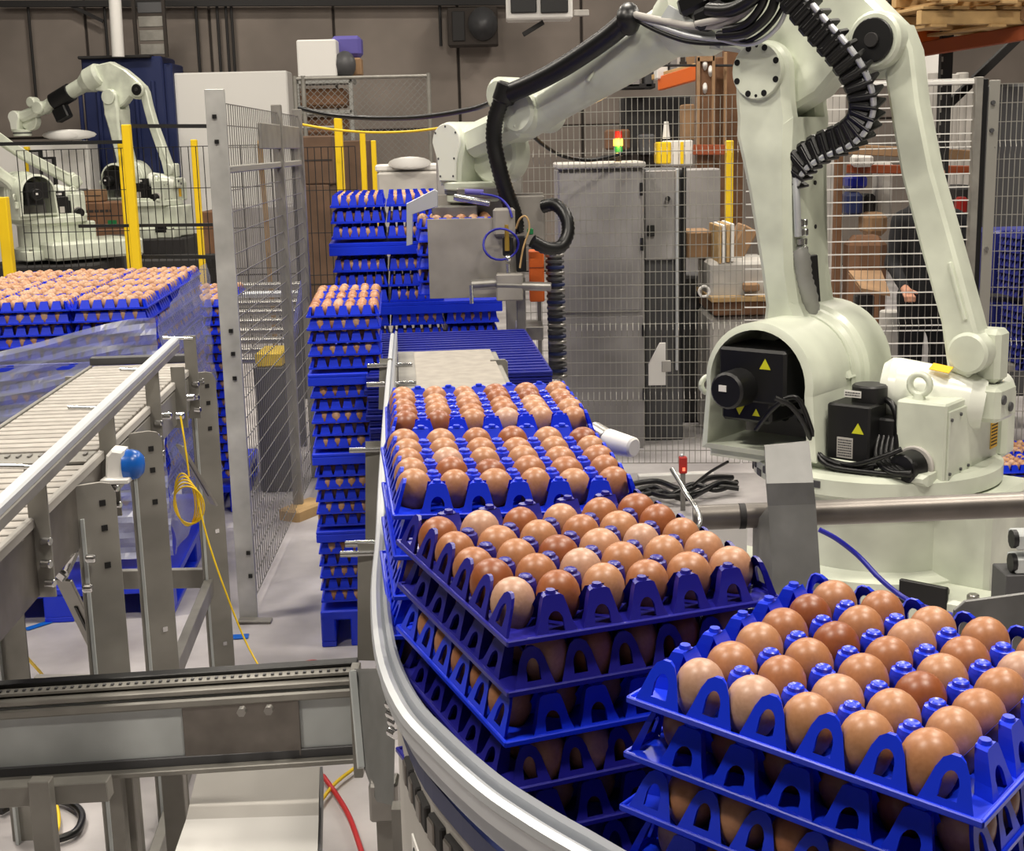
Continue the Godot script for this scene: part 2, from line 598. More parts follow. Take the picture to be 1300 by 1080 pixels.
func near_conveyor() -> void:
	var t := thing("curved_conveyor", "curved belt conveyor with silver outer guide rail carrying the egg trays", "conveyor", v(0, 0, -1.6))
	var rail := [v(-0.421, 1.28, -4.80), v(-0.333, 1.29, -3.555), v(-0.258, 1.31, -2.577), v(-0.214, 1.335, -2.052), v(-0.19, 1.352, -1.736), v(-0.157, 1.37, -1.452), v(-0.12, 1.382, -1.272), v(-0.08, 1.388, -1.165), v(-0.036, 1.39, -1.075), v(0.0, 1.39, -1.02), v(0.042, 1.39, -0.965), v(0.13, 1.39, -0.86), v(0.28, 1.39, -0.745), v(0.46, 1.39, -0.67), v(0.7, 1.39, -0.63)]
	rail.reverse()
	var rp := smooth(rail, 4)
	# going away from the viewer the outer side of the curve is on the left
	part(mb().sweep(rp, [Vector2(-0.020, -0.05), Vector2(-0.020, 0.010), Vector2(-0.016, 0.014), Vector2(-0.012, 0.010), Vector2(-0.012, -0.05)]), "inner_guide", M.rail_grey, t, "white plastic inner strip")
	part(mb().sweep(rp, [Vector2(-0.012, -0.022), Vector2(-0.012, -0.002), Vector2(-0.008, 0.004), Vector2(-0.003, 0.006), Vector2(0.003, 0.003), Vector2(0.005, -0.003), Vector2(0.001, -0.008), Vector2(0.001, -0.022)]), "outer_rail", M.alu, t, "bright aluminium rail")
	# belt: the straight run, then the bend
	var mid := []
	for q in rp:
		mid.append(v(q.x, 1.2, q.z))
	var half := [Vector2(-0.36, 0), Vector2(-0.36, -0.03), Vector2(-0.026, -0.03), Vector2(-0.026, 0)]
	var bend := []
	for q in mid:
		if q.z > -1.95:
			bend.append(q)
	part(mb().sweep(bend, half), "curve_belt", M.blue_deep, t, "dark blue curved belt")
	var far_l := v(-0.405, 1.21, -4.842)
	var near_l := v(-0.175, 1.21, -1.95)
	var bb := mb()
	var nrm := Vector3.UP
	bb.face([far_l, far_l + U * 0.333, near_l + U * 0.333, near_l], nrm)
	var dn := Vector3.DOWN * 0.06
	bb.face([far_l, far_l + U * 0.333, far_l + U * 0.333 + dn, far_l + dn], -W)
	bb.face([far_l + dn, far_l + U * 0.333 + dn, near_l + U * 0.333 + dn, near_l + dn], -nrm)
	part(bb, "straight_belt", M.belt, t, "beige belt of the straight run")
	part(mb().bar(far_l + U * 0.03 + v(0, 0.002, 0.02), far_l + U * 0.03 + v(0, 0.002, 0.02) + W * 1.2, 0.055, 0.004), "wear_strip", M.galv, t, "grey strip along the belt")
	part(mb().bar(far_l - U * 0.012 + dn, near_l - U * 0.012 + dn, 0.02, 0.14, 0.003), "side_beam", M.galv, t)
	part(mb().bar(far_l + U * 0.345 + dn, near_l + U * 0.345 + dn * 1.4, 0.02, 0.10, 0.003), "side_beam", M.galv, t)
	for q in [0.35, 1.35, 2.35]:
		for sx in [0.0, 0.333]:
			var lf: Vector3 = far_l + W * q + U * sx
			part(mb().bar(v(lf.x, 0, lf.z), v(lf.x, 1.14, lf.z), 0.04, 0.04, 0.003), "leg", M.galv, t)
		var l0: Vector3 = far_l + W * q
		part(mb().bar(v(l0.x, 0.35, l0.z), l0 * v(1, 0, 1) + v(0, 0.35, 0) + U * 0.333, 0.03, 0.04, 0.003), "leg_brace", M.galv, t)
	# inner edge of the bend
	var ie := []
	for q in bend:
		ie.append(v(q.x, 1.17, q.z))
	part(mb().sweep(ie, [Vector2(-0.385, -0.08), Vector2(-0.385, 0.02), Vector2(-0.37, 0.02), Vector2(-0.37, -0.08)]), "inner_frame", M.galv, t)
	part(mb().bar(v(0.33, 0, -1.35), v(0.33, 1.12, -1.35), 0.05, 0.05, 0.004), "leg", M.galv, t)
	var ep := v(-0.039, 1.155, -4.588)
	part(mb().prism([Vector2(-0.03, -0.09), Vector2(0.03, -0.09), Vector2(0.03, 0.05), Vector2(0.02, 0.06), Vector2(-0.03, 0.06)], ep, Vector3.RIGHT, Vector3.UP, -0.006, 0.006, 0.001), "bearing_plate", M.galv, t)
	for i in 2:
		part(mb().cyl(ep + v(-0.01 + 0.02 * i, 0.02 - 0.03 * i, 0.005), ep + v(-0.01 + 0.02 * i, 0.02 - 0.03 * i, 0.014), 0.007, -1, 8), "bolt", M.chrome, t)
	# apron under the outer rail, with its slotted guide windows
	var ap := []
	for q in rp:
		if q.z > -1.62 and q.x < 0.5:
			ap.append(v(q.x, 0, q.z))
	part(mb().sweep(level_path(ap, 1.10), [Vector2(-0.034, -0.62), Vector2(-0.034, 0.20), Vector2(-0.022, 0.20), Vector2(-0.022, -0.62)]), "apron", M.offwhite, t, "off-white side apron")
	part(mb().sweep(level_path(ap, 1.325), [Vector2(-0.026, -0.018), Vector2(-0.026, 0.004), Vector2(-0.016, 0.004), Vector2(-0.016, -0.018)]), "blue_seal", M.navy, t, "dark blue edge of the belt")
	var fp := smooth(ap, 6)
	for q in [v(-0.115, 1.285, -1.351), v(-0.104, 1.285, -1.31), v(-0.089, 1.285, -1.268), v(-0.073, 1.285, -1.223), v(-0.057, 1.285, -1.182)]:
		var best: Vector3 = fp[0]
		var dirn := Vector3.FORWARD
		for i in fp.size() - 1:
			if v(q.x, 0, q.z).distance_to(fp[i]) < v(q.x, 0, q.z).distance_to(best):
				best = fp[i]
				dirn = (fp[i + 1] - fp[i]).normalized()
		var l := v(dirn.z, 0, -dirn.x)
		var c := v(best.x, 1.272, best.z) - l * 0.020
		var bs := Basis(dirn, Vector3.UP, dirn.cross(Vector3.UP))
		part(mb().box(c, v(0.038, 0.030, 0.008), 0.002, bs), "guide_block", M.dark, t, "dark slotted guide block")
		part(mb().box(c + l * 0.003 + dirn * 0.008, v(0.019, 0.024, 0.006), 0.002, bs), "guide_insert", M.steel_dark, t, "grey insert in the block")
	var gq := v(-0.096, 1.2, -1.334)
	var gp: Vector3 = fp[0]
	var gd := Vector3.FORWARD
	for i in fp.size() - 1:
		if gq.distance_to(v(fp[i].x, 1.2, fp[i].z)) < gq.distance_to(v(gp.x, 1.2, gp.z)):
			gp = fp[i]
			gd = (fp[i + 1] - fp[i]).normalized()
	var gl := v(gd.z, 0, -gd.x)
	if gl.z < 0.0:
		gl = -gl
	var gu := Vector3.UP.cross(gl)
	var gc := v(gp.x, 1.185, gp.z) - gl * 0.0205
	part(mb().box(gc, v(0.05, 0.035, 0.002), 0.0, Basis(gu, Vector3.UP, gl)), "sticker", M.white, t, "small white sticker")
	text_on("G", 0.024, gc + gl * 0.0012 - gu * 0.008, gu, Vector3.UP, M.dark, "sticker_letter", t)
	# end plate and frame post on the outer side
	var ea := v(-0.292, 1.007, -2.311)
	var eb := v(-0.236, 1.044, -2.217)
	var ec := v(-0.204, 1.019, -2.11)
	var ed := v(-0.211, 0.863, -2.077)
	var ee := v(-0.244, 0.846, -2.125)
	var ef := v(-0.275, 0.858, -2.229)
	var et := v(-0.004, 0, -0.012)
	var em := mb()
	em.face([ea, eb, ec, ed, ee, ef], v(-0.2, 0, 1))
	em.face([ea + et, eb + et, ec + et, ed + et, ee + et, ef + et], v(0.2, 0, -1))
	var er := [ea, eb, ec, ed, ee, ef]
	for i in 6:
		em.face([er[i], er[(i + 1) % 6], er[(i + 1) % 6] + et, er[i] + et], (er[i] + er[(i + 1) % 6]) / 2.0 - (ea + ed) / 2.0)
	part(em, "end_plate", M.bracket_steel, t, "grey folded end plate")
	part(mb().bar(ea + v(-0.006, 0.0, 0.0), ef + v(-0.006, 0, 0), 0.012, 0.03, 0.001), "end_flange", M.grey_paint, t)
	for b in [v(-0.211, 1.049, -2.064), v(-0.21, 1.034, -2.061), v(-0.207, 1.021, -2.059), v(-0.209, 1.005, -2.055), v(-0.221, 1.094, -2.125), v(-0.229, 1.089, -2.124)]:
		part(mb().cyl(b, b + v(0.012, 0.0, 0.016), 0.008, -1, 8), "bolt", M.chrome, t)
	part(mb().bar(v(-0.235, 0.816, -2.17), v(-0.235, 0.816, -2.17) + v(0, -0.75, 0), 0.03, 0.03), "post", M.galv, t)
	part(mb().bar(v(-0.199, 0.887, -2.031), v(-0.199, 0.887, -2.031) + v(0, -0.75, 0), 0.02, 0.03), "post", M.galv, t)
	part(mb().bar(v(-0.235, 0.816, -2.17) + v(0, 0.05, 0), v(-0.235, 0.816, -2.17) + v(0, -0.02, 0), 0.05, 0.05, 0.004), "bolt_head", M.steel, t)
	# rail brackets with their bolts, beside the pallet tower
	for q in [[v(-0.383, 1.293, -4.157), v(-0.389, 1.138, -4.125), 0.045], [v(-0.348, 1.212, -3.324), v(-0.354, 0.961, -3.272), 0.04], [v(-0.319, 1.09, -2.839), v(-0.325, 0.841, -2.788), 0.045]]:
		part(mb().bar(q[0], q[1], q[2], 0.006, 0.0), "bracket_plate", M.galv, t)
		part(mb().bar(q[0] + v(0.015, 0, 0.0), q[1] + v(0.015, 0, 0), 0.03, 0.006, 0.0), "bracket_flange", M.grey_paint, t)
		part(mb().cyl(q[0] + v(-0.06, -0.02, 0.01), q[0] + v(0.08, -0.02, 0.01), 0.007, -1, 8), "bracket_bolt", M.chrome, t)
	for q in [v(-0.406, 1.232, -4.042), v(-0.357, 1.047, -2.983)]:
		part(mb().cyl(q + v(-0.03, 0, 0), q + v(0.12, 0, 0), 0.008, -1, 8), "threaded_rod", M.chrome, t)
	# inner frame: steel tube, bent plate brackets
	var r := thing("guard_tube", "horizontal brushed steel guard tube in front of the robot base", "rail", v(0.623, 1.281, -2.317))
	part(mb().cyl(v(0.323, 1.264, -2.364), v(1.143, 1.297, -2.3), 0.0225, -1, 24), "tube", M.steel_dark, r)
	part(mb().cyl(v(0.404, 1.268, -2.355), v(0.415, 1.268, -2.355), 0.0232, -1, 20), "joint_band", M.dark, r, "dark joint band")
	var br := thing("bent_bracket", "bent grey steel plate bracket wrapped over the guard tube", "bracket", v(0.472, 1.23, -2.255))
	var p0 := v(0.45, 1.395, -2.361)
	var p1 := v(0.529, 1.401, -2.362)
	var p2 := v(0.522, 1.344, -2.289)
	var p3 := v(0.44, 1.344, -2.289)
	var p4 := v(0.525, 1.307, -2.281)
	var p5 := v(0.442, 1.306, -2.281)
	var p6 := v(0.525, 1.113, -2.2)
	var p7 := v(0.443, 1.115, -2.201)
	var th := v(0, 0.0, -0.006)
	var bp := mb()
	for k in [[p0, p1, p2, p3], [p3, p2, p4, p5], [p5, p4, p6, p7]]:
		bp.face([k[0], k[1], k[2], k[3]], v(0, 0.3, 1))
		bp.face([k[0] + th, k[1] + th, k[2] + th, k[3] + th], v(0, -0.3, -1))
		bp.face([k[0], k[3], k[3] + th, k[0] + th], v(-1, 0, 0))
		bp.face([k[1], k[2], k[2] + th, k[1] + th], v(1, 0, 0))
	bp.face([p0, p1, p1 + th, p0 + th], v(0, 1, 0))
	part(bp, "front_plate", M.bracket_steel, br)
	part(mb().bar(v(p6.x - 0.04, 0, p6.z - 0.012), v(p6.x - 0.04, p6.y + 0.01, p6.z - 0.012), 0.06, 0.008, 0.001), "bracket_post", M.bracket_steel, br)
	var s0 := v(0.432, 1.244, -2.37)
	var s1 := v(0.42, 1.087, -2.297)
	var sp := mb()
	sp.face([p5, s0, s1, p7], v(-1, 0, 0.3))
	sp.face([p5 + v(0.006, 0, -0.004), s0 + v(0.006, 0, -0.004), s1 + v(0.006, 0, -0.004), p7 + v(0.006, 0, -0.004)], v(1, 0, -0.3))
	part(sp, "side_flange", M.bracket_steel, br)
	var cp := v(0.672, 1.243, -1.849)
	part(mb().bar(v(cp.x + 0.02, 0, cp.z - 0.012), cp + v(0.02, -0.04, -0.012), 0.05, 0.012, 0.002), "post", M.galv, r)
	part(mb().bar(v(1.08, 0, -2.34), v(0.888, 1.285, -2.318) * v(0, 1, 0) + v(1.08, -0.02, -2.34), 0.04, 0.04, 0.003), "tube_post", M.galv, r)
	solo(mb().prism([Vector2(-0.055, -0.09), Vector2(0.09, -0.09), Vector2(0.09, 0.045), Vector2(-0.03, 0.035), Vector2(-0.045, 0.022)], cp, v(1, 0.03, 0), Vector3.UP, -0.003, 0.003, 0.001), "corner_plate", M.bracket_steel, "grey rounded steel plate behind the nearest egg stack", "plate")
	# little white roller cap and wire loop on the inner edge of the bend
	var wc := thing("idler_roller", "white plastic idler roller beside the egg stack behind the bend", "roller", v(0.162, 1.493, -1.952))
	part(mb().cyl(v(0.141, 1.496, -1.973), v(0.178, 1.494, -1.932), 0.019, 0.015, 18, 0.003), "cap", M.white, wc)
	part(mb().cyl(v(0.121, 1.504, -2.005), v(0.142, 1.496, -1.973), 0.017, -1, 12, 0.003), "hub", M.steel, wc)
	solo(mb().tube(smooth([v(0.263, 1.398, -2.188), v(0.281, 1.369, -2.131), v(0.292, 1.354, -2.077), v(0.285, 1.346, -2.024), v(0.26, 1.356, -1.975), v(0.234, 1.361, -1.976)]), 0.004), "wire_guide", M.chrome, "bright bent wire guide above the bend's inner edge", "guide")
	var fx := thing("paper_plate", "white sheet-metal plate below the guard tube beside the bent bracket", "plate", v(0.408, 1.202, -2.402))
	part(mb().prism([Vector2(-0.06, -0.05), Vector2(0.02, -0.05), Vector2(0.02, 0.03), Vector2(-0.06, 0.03)], v(0.416, 1.188, -2.451), Vector3.RIGHT, Vector3.UP, -0.002, 0.002), "plate", M.white, fx)

func left_conveyor() -> void:
	var t := thing("slat_conveyor", "inclined-looking beige slat conveyor with side rail and steel legs at left", "conveyor", v(-1.2, 0, -3.6))
	var U := v(0.9981, 0, -0.0613)
	var W := v(0.0613, 0, 0.9981)
	var r0 := v(-1.124, 1.21, -4.72)
	for i in 58:
		var k := 0.0 if i < 25 else 0.03
		if i == 25 or i == 26:
			continue
		var c := r0 - U * 0.168 + W * (0.03 + 0.056 * i) + v(0, -0.008 - k * 0.4, 0)
		part(mb().box(c, v(0.328, 0.014, 0.041), 0.002, Basis(U, Vector3.UP, W)), "slat", M.slat_a if (i * 7) % 3 else M.slat_b, t)
	part(mb().box(r0 - U * 0.168 + W * (0.03 + 0.056 * 25.5) + v(0, -0.01, 0), v(0.335, 0.012, 0.105), 0.003, Basis(U, Vector3.UP, W)), "comb_plate", M.galv, t, "grey comb plate between the two belts")
	for i in 12:
		part(mb().box(r0 - U * (0.02 + 0.027 * i) + W * (0.03 + 0.056 * 25.3) + v(0, -0.001, 0), v(0.007, 0.003, 0.03), 0.0, Basis(U, Vector3.UP, W)), "comb_tooth", M.wire_grey, t)
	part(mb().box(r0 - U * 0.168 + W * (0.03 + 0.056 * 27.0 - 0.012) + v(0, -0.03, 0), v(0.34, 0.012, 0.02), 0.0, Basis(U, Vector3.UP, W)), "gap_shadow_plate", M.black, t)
	part(mb().bar(r0 - U * 0.168 + v(0, -0.055, 0) + W * 0.02, r0 - U * 0.168 + v(0, -0.055, 0) + W * 3.2, 0.30, 0.06), "bed", M.black, t)
	part(mb().bar(r0 - U * 0.35 - W * 0.02 + v(0, 0.012, 0), r0 + U * 0.02 - W * 0.02 + v(0, 0.012, 0), 0.03, 0.03, 0.004), "end_bar", M.cabinet_dark, t, "dark bar across the far end")
	# side frames
	part(mb().bar(r0 + U * 0.012 + v(0, -0.012, 0), r0 + U * 0.012 + v(0, -0.012, 0) + W * 3.2, 0.016, 0.024, 0.003), "edge_strip", M.offwhite, t, "pale edge strip")
	part(mb().bar(r0 + U * 0.012 + v(0, -0.085, 0), r0 + U * 0.012 + v(0, -0.085, 0) + W * 1.3, 0.010, 0.11, 0.002), "side_plate", M.galv, t)
	part(mb().bar(r0 + U * 0.012 + v(0, -0.095, 0) + W * 1.45, r0 + U * 0.012 + v(0, -0.095, 0) + W * 3.2, 0.010, 0.145, 0.002), "side_plate", M.steel_dark, t, "dark polished side plate")
	part(mb().bar(r0 - U * 0.345 + v(0, -0.05, 0), r0 - U * 0.345 + v(0, -0.05, 0) + W * 3.2, 0.012, 0.10, 0.002), "side_plate", M.galv, t)
	# guide rail on its posts
	var ra := v(-1.069, 1.345, -4.303)
	var rb := v(-0.883, 1.345, -2.261)
	var rd := (rb - ra).normalized()
	part(mb().bar(ra, rb + rd * 0.8, 0.028, 0.02, 0.004), "guide_rail", M.alu, t, "white aluminium guide rail")
	part(mb().bar(ra + v(0.006, -0.02, 0.01), rb + rd * 0.8 + v(0.006, -0.02, 0.01), 0.02, 0.026, 0.004), "rail_backing", M.galv, t)
	for q in [[0.16, 0.0], [0.83, 0.55], [1.42, 0.6], [2.05, 0.6]]:
		var foot: Vector3 = r0 + U * 0.03 + W * q[0]
		part(mb().bar(foot + v(0, -0.17, 0), foot + v(0, 0.115, 0), 0.042, 0.006, 0.001), "rail_post", M.galv, t)
		part(mb().cyl(foot + v(0.012, 0.105, 0), foot + v(-0.09, 0.11, 0), 0.006, -1, 8), "post_rod", M.chrome, t)
		for k in 3:
			var b: Vector3 = foot + v(0.0, -0.05 - 0.045 * k, 0.012 * (k % 2))
			part(mb().cyl(b, b + v(0.022, 0, 0.006), 0.009, -1, 8, 0.002), "bolt", M.chrome, t)
	var sh := r0 + U * 0.03 + W * 0.42
	part(mb().bar(sh + v(0, -0.15, 0), sh + v(0, 0.05, 0), 0.045, 0.006, 0.001), "short_post", M.galv, t)
	# gear hub and bolts along the side
	for i in 7:
		var b := r0 + U * 0.03 + W * (0.1 + 0.21 * i) + v(0, -0.05 - 0.02 * (i % 3), 0)
		part(mb().cyl(b, b + U * 0.03, 0.012, -1, 8, 0.003), "bolt", M.chrome, t)
	for i in 4:
		var b := r0 + U * 0.03 + W * (1.62 + 0.05 * i) + v(0, -0.08 - 0.055 * (i % 4), 0)
		part(mb().cyl(b, b + U * 0.022, 0.011, -1, 8, 0.003), "bolt", M.chrome, t)
	# legs: folded plates with rounded tops and square holes
	for q in [[0.10, 0.0, 1.19], [1.10, 0.0, 1.19], [1.68, 0.0, 1.19]]:
		for sd in 2:
			var base: Vector3 = r0 + W * q[0] + (U * 0.055 if sd == 0 else -U * 0.36)
			base.y = 0
			var top: float = q[2]
			var lg := part(mb().prism([Vector2(-0.05, 0.0), Vector2(0.045, 0.0), Vector2(0.045, top - 0.03), Vector2(0.033, top - 0.006), Vector2(0.01, top), Vector2(-0.05, top)], base, (U * 0.85 - W * 0.5).normalized() if sd == 0 else U, Vector3.UP, -0.004, 0.004, 0.001), "leg", M.galv, t)
			part(mb().prism([Vector2(-0.03, 0.0), Vector2(0.03, 0.0), Vector2(0.03, top - 0.08), Vector2(-0.03, top - 0.08)], base + v(-0.03, 0, 0.0), W, Vector3.UP, -0.004, 0.004, 0.0), "leg", M.grey_paint, t)
			if sd == 0:
				for k in 5:
					var hy: float = [top - 0.05, top - 0.11, top - 0.2, 0.62, 0.2][k]
					var u: Vector3 = (U * 0.85 - W * 0.5).normalized()
					var hc: Vector3 = base + v(0, hy, 0) + u * 0.012 + u.cross(Vector3.UP) * 0.0042
					part(mb().box(hc, v(0.014, 0.014, 0.004), 0.0, Basis(u, Vector3.UP, u.cross(Vector3.UP))), "square_hole", M.black if k < 3 else M.chrome, lg)
	for q in [0.42, 0.08]:
		part(mb().bar(v(-1.09, q, -4.62), v(-0.97, q, -3.2), 0.03, 0.06, 0.002), "cross_bar", M.galv, t)
	part(mb().bar(v(-1.464, 0.399, -4.789), v(-1.088, 0.427, -4.693), 0.03, 0.07, 0.002), "cross_bar", M.galv, t)
	part(mb().bar(v(-1.635, 0.18, -4.336), v(-1.222, 0.17, -4.334), 0.03, 0.06, 0.002), "cross_bar", M.galv, t)
	# slotted struts
	for q in [[v(-1.1, 0.922, -3.162), v(-1.041, 0.594, -3.298)], [v(-1.03, 1.045, -4.106), v(-0.949, 0.838, -4.165)]]:
		var st := part(mb().bar(q[0], q[1], 0.05, 0.008, 0.001), "slotted_strut", M.steel, t)
		part(mb().bar(q[0].lerp(q[1], 0.25) + v(0, 0.002, 0.007), q[0].lerp(q[1], 0.85) + v(0, 0.002, 0.007), 0.008, 0.004), "slot", M.black, st)
	part(mb().bar(v(-1.1, 0.922, -3.162), v(-1.032, 1.021, -3.08), 0.014, 0.014, 0.002), "pivot_link", M.chrome, t)
	part(mb().bar(v(-1.106, 0.962, -3.119), v(-1.076, 0.939, -3.114), 0.02, 0.02, 0.003), "pivot_link", M.chrome, t)
	# limit switch with a blue cap
	var s := thing("limit_switch", "white switch housing with a round blue cap on the slat conveyor side", "switch", v(-0.971, 1.161, -3.262))
	part(mb().prism([Vector2(-0.03, -0.045), Vector2(0.022, -0.035), Vector2(0.022, 0.04), Vector2(-0.008, 0.045), Vector2(-0.022, 0.03)], v(-0.974, 1.18, -3.266), U, Vector3.UP, -0.03, 0.03, 0.006), "housing", M.white, s)
	part(mb().lathe([Vector2(0.038, 0), Vector2(0.038, 0.02), Vector2(0.034, 0.035), Vector2(0.022, 0.046), Vector2(0.0, 0.05)], v(-0.959, 1.18, -3.266), U, 18, true), "blue_cap", M.blue_cap, s, "round blue cap")
	part(mb().box(v(-0.973, 1.149, -3.239), v(0.07, 0.012, 0.05), 0.002), "mount", M.white, s)
	# coil of yellow cable
	var c := thing("cable_coil", "coiled yellow cable hanging from the slat conveyor leg", "cable", v(-1.011, 0.794, -4.054))
	for i in 5:
		var cc := v(-0.997, 0.892, -4.023) + v(0.004 * (i - 2), -0.003 * i, 0.005 * i)
		var loop := []
		for k in 25:
			var a := TAU * k / 24.0
			loop.append(cc + v(cos(a) * (0.030 + 0.004 * i), sin(a) * (0.086 - 0.006 * i), 0.012 * sin(a)))
		part(mb().tube(loop, 0.0027, 6), "coil_loop", M.yellow, c)
	part(mb().tube(smooth([v(-1.013, 1.143, -4.075), v(-1, 1.069, -4.05), v(-0.986, 0.965, -4.018)]), 0.003, 6), "upper_lead", M.yellow, c)
	part(mb().tube(smooth([v(-0.968, 0.934, -4.012), v(-0.935, 0.791, -3.972), v(-0.878, 0.632, -3.919), v(-0.819, 0.479, -3.887), v(-0.755, 0.397, -3.819)]), 0.003, 6), "lower_lead", M.yellow, c)

func cross_conveyor() -> void:
	var t := thing("chain_conveyor", "low grey chain conveyor frame running across the lower left", "conveyor", v(-0.85, 0, -3.15))
	var a := v(-1.31, 0.792, -2.726)
	var b := v(-0.346, 0.831, -2.734)
	var dn := v(0, -0.182, 0)
	# face plates: the channel, in three lengths
	part(mb().bar(a + v(0, -0.09, 0), b + v(0, -0.09, 0), 0.02, 0.135, 0.002), "channel_web", M.grey_paint, t)
	part(mb().bar(a + v(0, -0.012, -0.02), b + v(0, -0.012, -0.02), 0.07, 0.012, 0.002), "top_flange", M.galv, t)
	part(mb().bar(a + v(0, -0.035, 0.004), b + v(0, -0.035, 0.004), 0.03, 0.02, 0.004), "chain_guide", M.galv, t)
	part(mb().bar(a + v(0, -0.182, 0.012), b + v(0, -0.182, 0.012), 0.05, 0.012, 0.002), "bottom_flange", M.galv, t)
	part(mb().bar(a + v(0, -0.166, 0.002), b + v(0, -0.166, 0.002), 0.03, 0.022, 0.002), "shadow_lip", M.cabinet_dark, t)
	part(mb().bar(a + v(0, 0.004, -0.05), b + v(0, 0.004, -0.05), 0.03, 0.02, 0.002), "chain_bed", M.black, t)
	var ch := part(mb().bar(a + v(0, 0.002, -0.018), b + v(0, 0.002, -0.018), 0.03, 0.006), "chain", M.galv, t)
	for i in 56:
		var q := a.lerp(b, (i + 0.5) / 56.0) + v(0, 0.007, -0.016)
		part(mb().box(q, v(0.006, 0.003, 0.008), 0.0), "chain_link", M.cabinet_dark, ch)
	var pl := a.lerp(b, 0.74) + v(0, -0.115, 0.011)
	part(mb().box(a.lerp(b, 0.743) + v(0, -0.101, 0.013), v(0.25, 0.128, 0.006), 0.001), "joint_plate", M.steel_dark, t, "dark stained joint plate")
	for x in [v(-0.581, 0.78, -2.679), v(-0.524, 0.782, -2.679)]:
		part(mb().cyl(x, x + v(0, 0, 0.016), 0.010, -1, 6), "hex_bolt", M.steel, t)
	part(mb().box(b + v(0.0, -0.10, 0.01), v(0.02, 0.24, 0.06), 0.002), "end_cleat", M.galv, t)
	# legs under it
	for q in [[v(-0.993, 0.649, -2.607), 0.045], [v(-0.877, 0.61, -2.734), 0.03], [v(-0.859, 0.59, -2.774), 0.02], [v(-0.786, 0.548, -2.856), 0.05]]:
		part(mb().bar(v(q[0].x, 0, q[0].z), q[0] + v(0, 0.02, 0), q[1], 0.03, 0.002), "leg", M.galv, t)
	part(mb().bar(v(-1.195, 0.614, -2.645), v(-0.863, 0.626, -2.647), 0.04, 0.045, 0.002), "lower_bar", M.galv, t)
	var rp := thing("ramp_cover", "white sheet metal cover sloping down below the chain conveyor", "cover", v(-0.583, 0.533, -2.673))
	var q0 := v(-0.726, 0.567, -2.833)
	var q1 := v(-0.45, 0.573, -2.834)
	var q2 := v(-0.433, 0.538, -2.674)
	var q3 := v(-0.716, 0.536, -2.673)
	var q4 := v(-0.418, 0.461, -2.505)
	var q5 := v(-0.732, 0.469, -2.506)
	var th := v(0, -0.012, 0)
	for k in [[q0, q1, q2, q3, "upper_sheet", M.offwhite], [q3, q2, q4, q5, "lower_sheet", M.white]]:
		var m := mb()
		m.face([k[0], k[1], k[2], k[3]], Vector3.UP)
		m.face([k[0] + th, k[1] + th, k[2] + th, k[3] + th], Vector3.DOWN)
		m.face([k[1], k[2], k[2] + th, k[1] + th], Vector3.RIGHT)
		m.face([k[0], k[3], k[3] + th, k[0] + th], Vector3.LEFT)
		m.face([k[0], k[1], k[1] + th, k[0] + th], Vector3.FORWARD)
		if k[4] == "lower_sheet":
			m.face([k[2], k[3], k[3] + th, k[2] + th], Vector3.BACK)
		part(m, k[4], k[5], rp)
	part(mb().bar(q1 + v(0.004, -0.02, 0), q4 + v(0.004, -0.02, 0), 0.006, 0.05), "edge_trim", M.cabinet_dark, rp)

const P := 0.0485
var tray_mesh: ArrayMesh
var tray_far: ArrayMesh
var egg_mesh := []
var egg_far: ArrayMesh
var far_xf := []

func pocket_height(x: float, z: float) -> float:
	var cx: float = clampf(roundf(x / P - 0.5) + 0.5, -2.5, 2.5) * P
	var cz: float = clampf(roundf(z / P), -2.0, 2.0) * P
	var d := Vector2(x - cx, z - cz).length()
	return -0.018 * (1.0 - smoothstep(0.009, 0.0235, d))

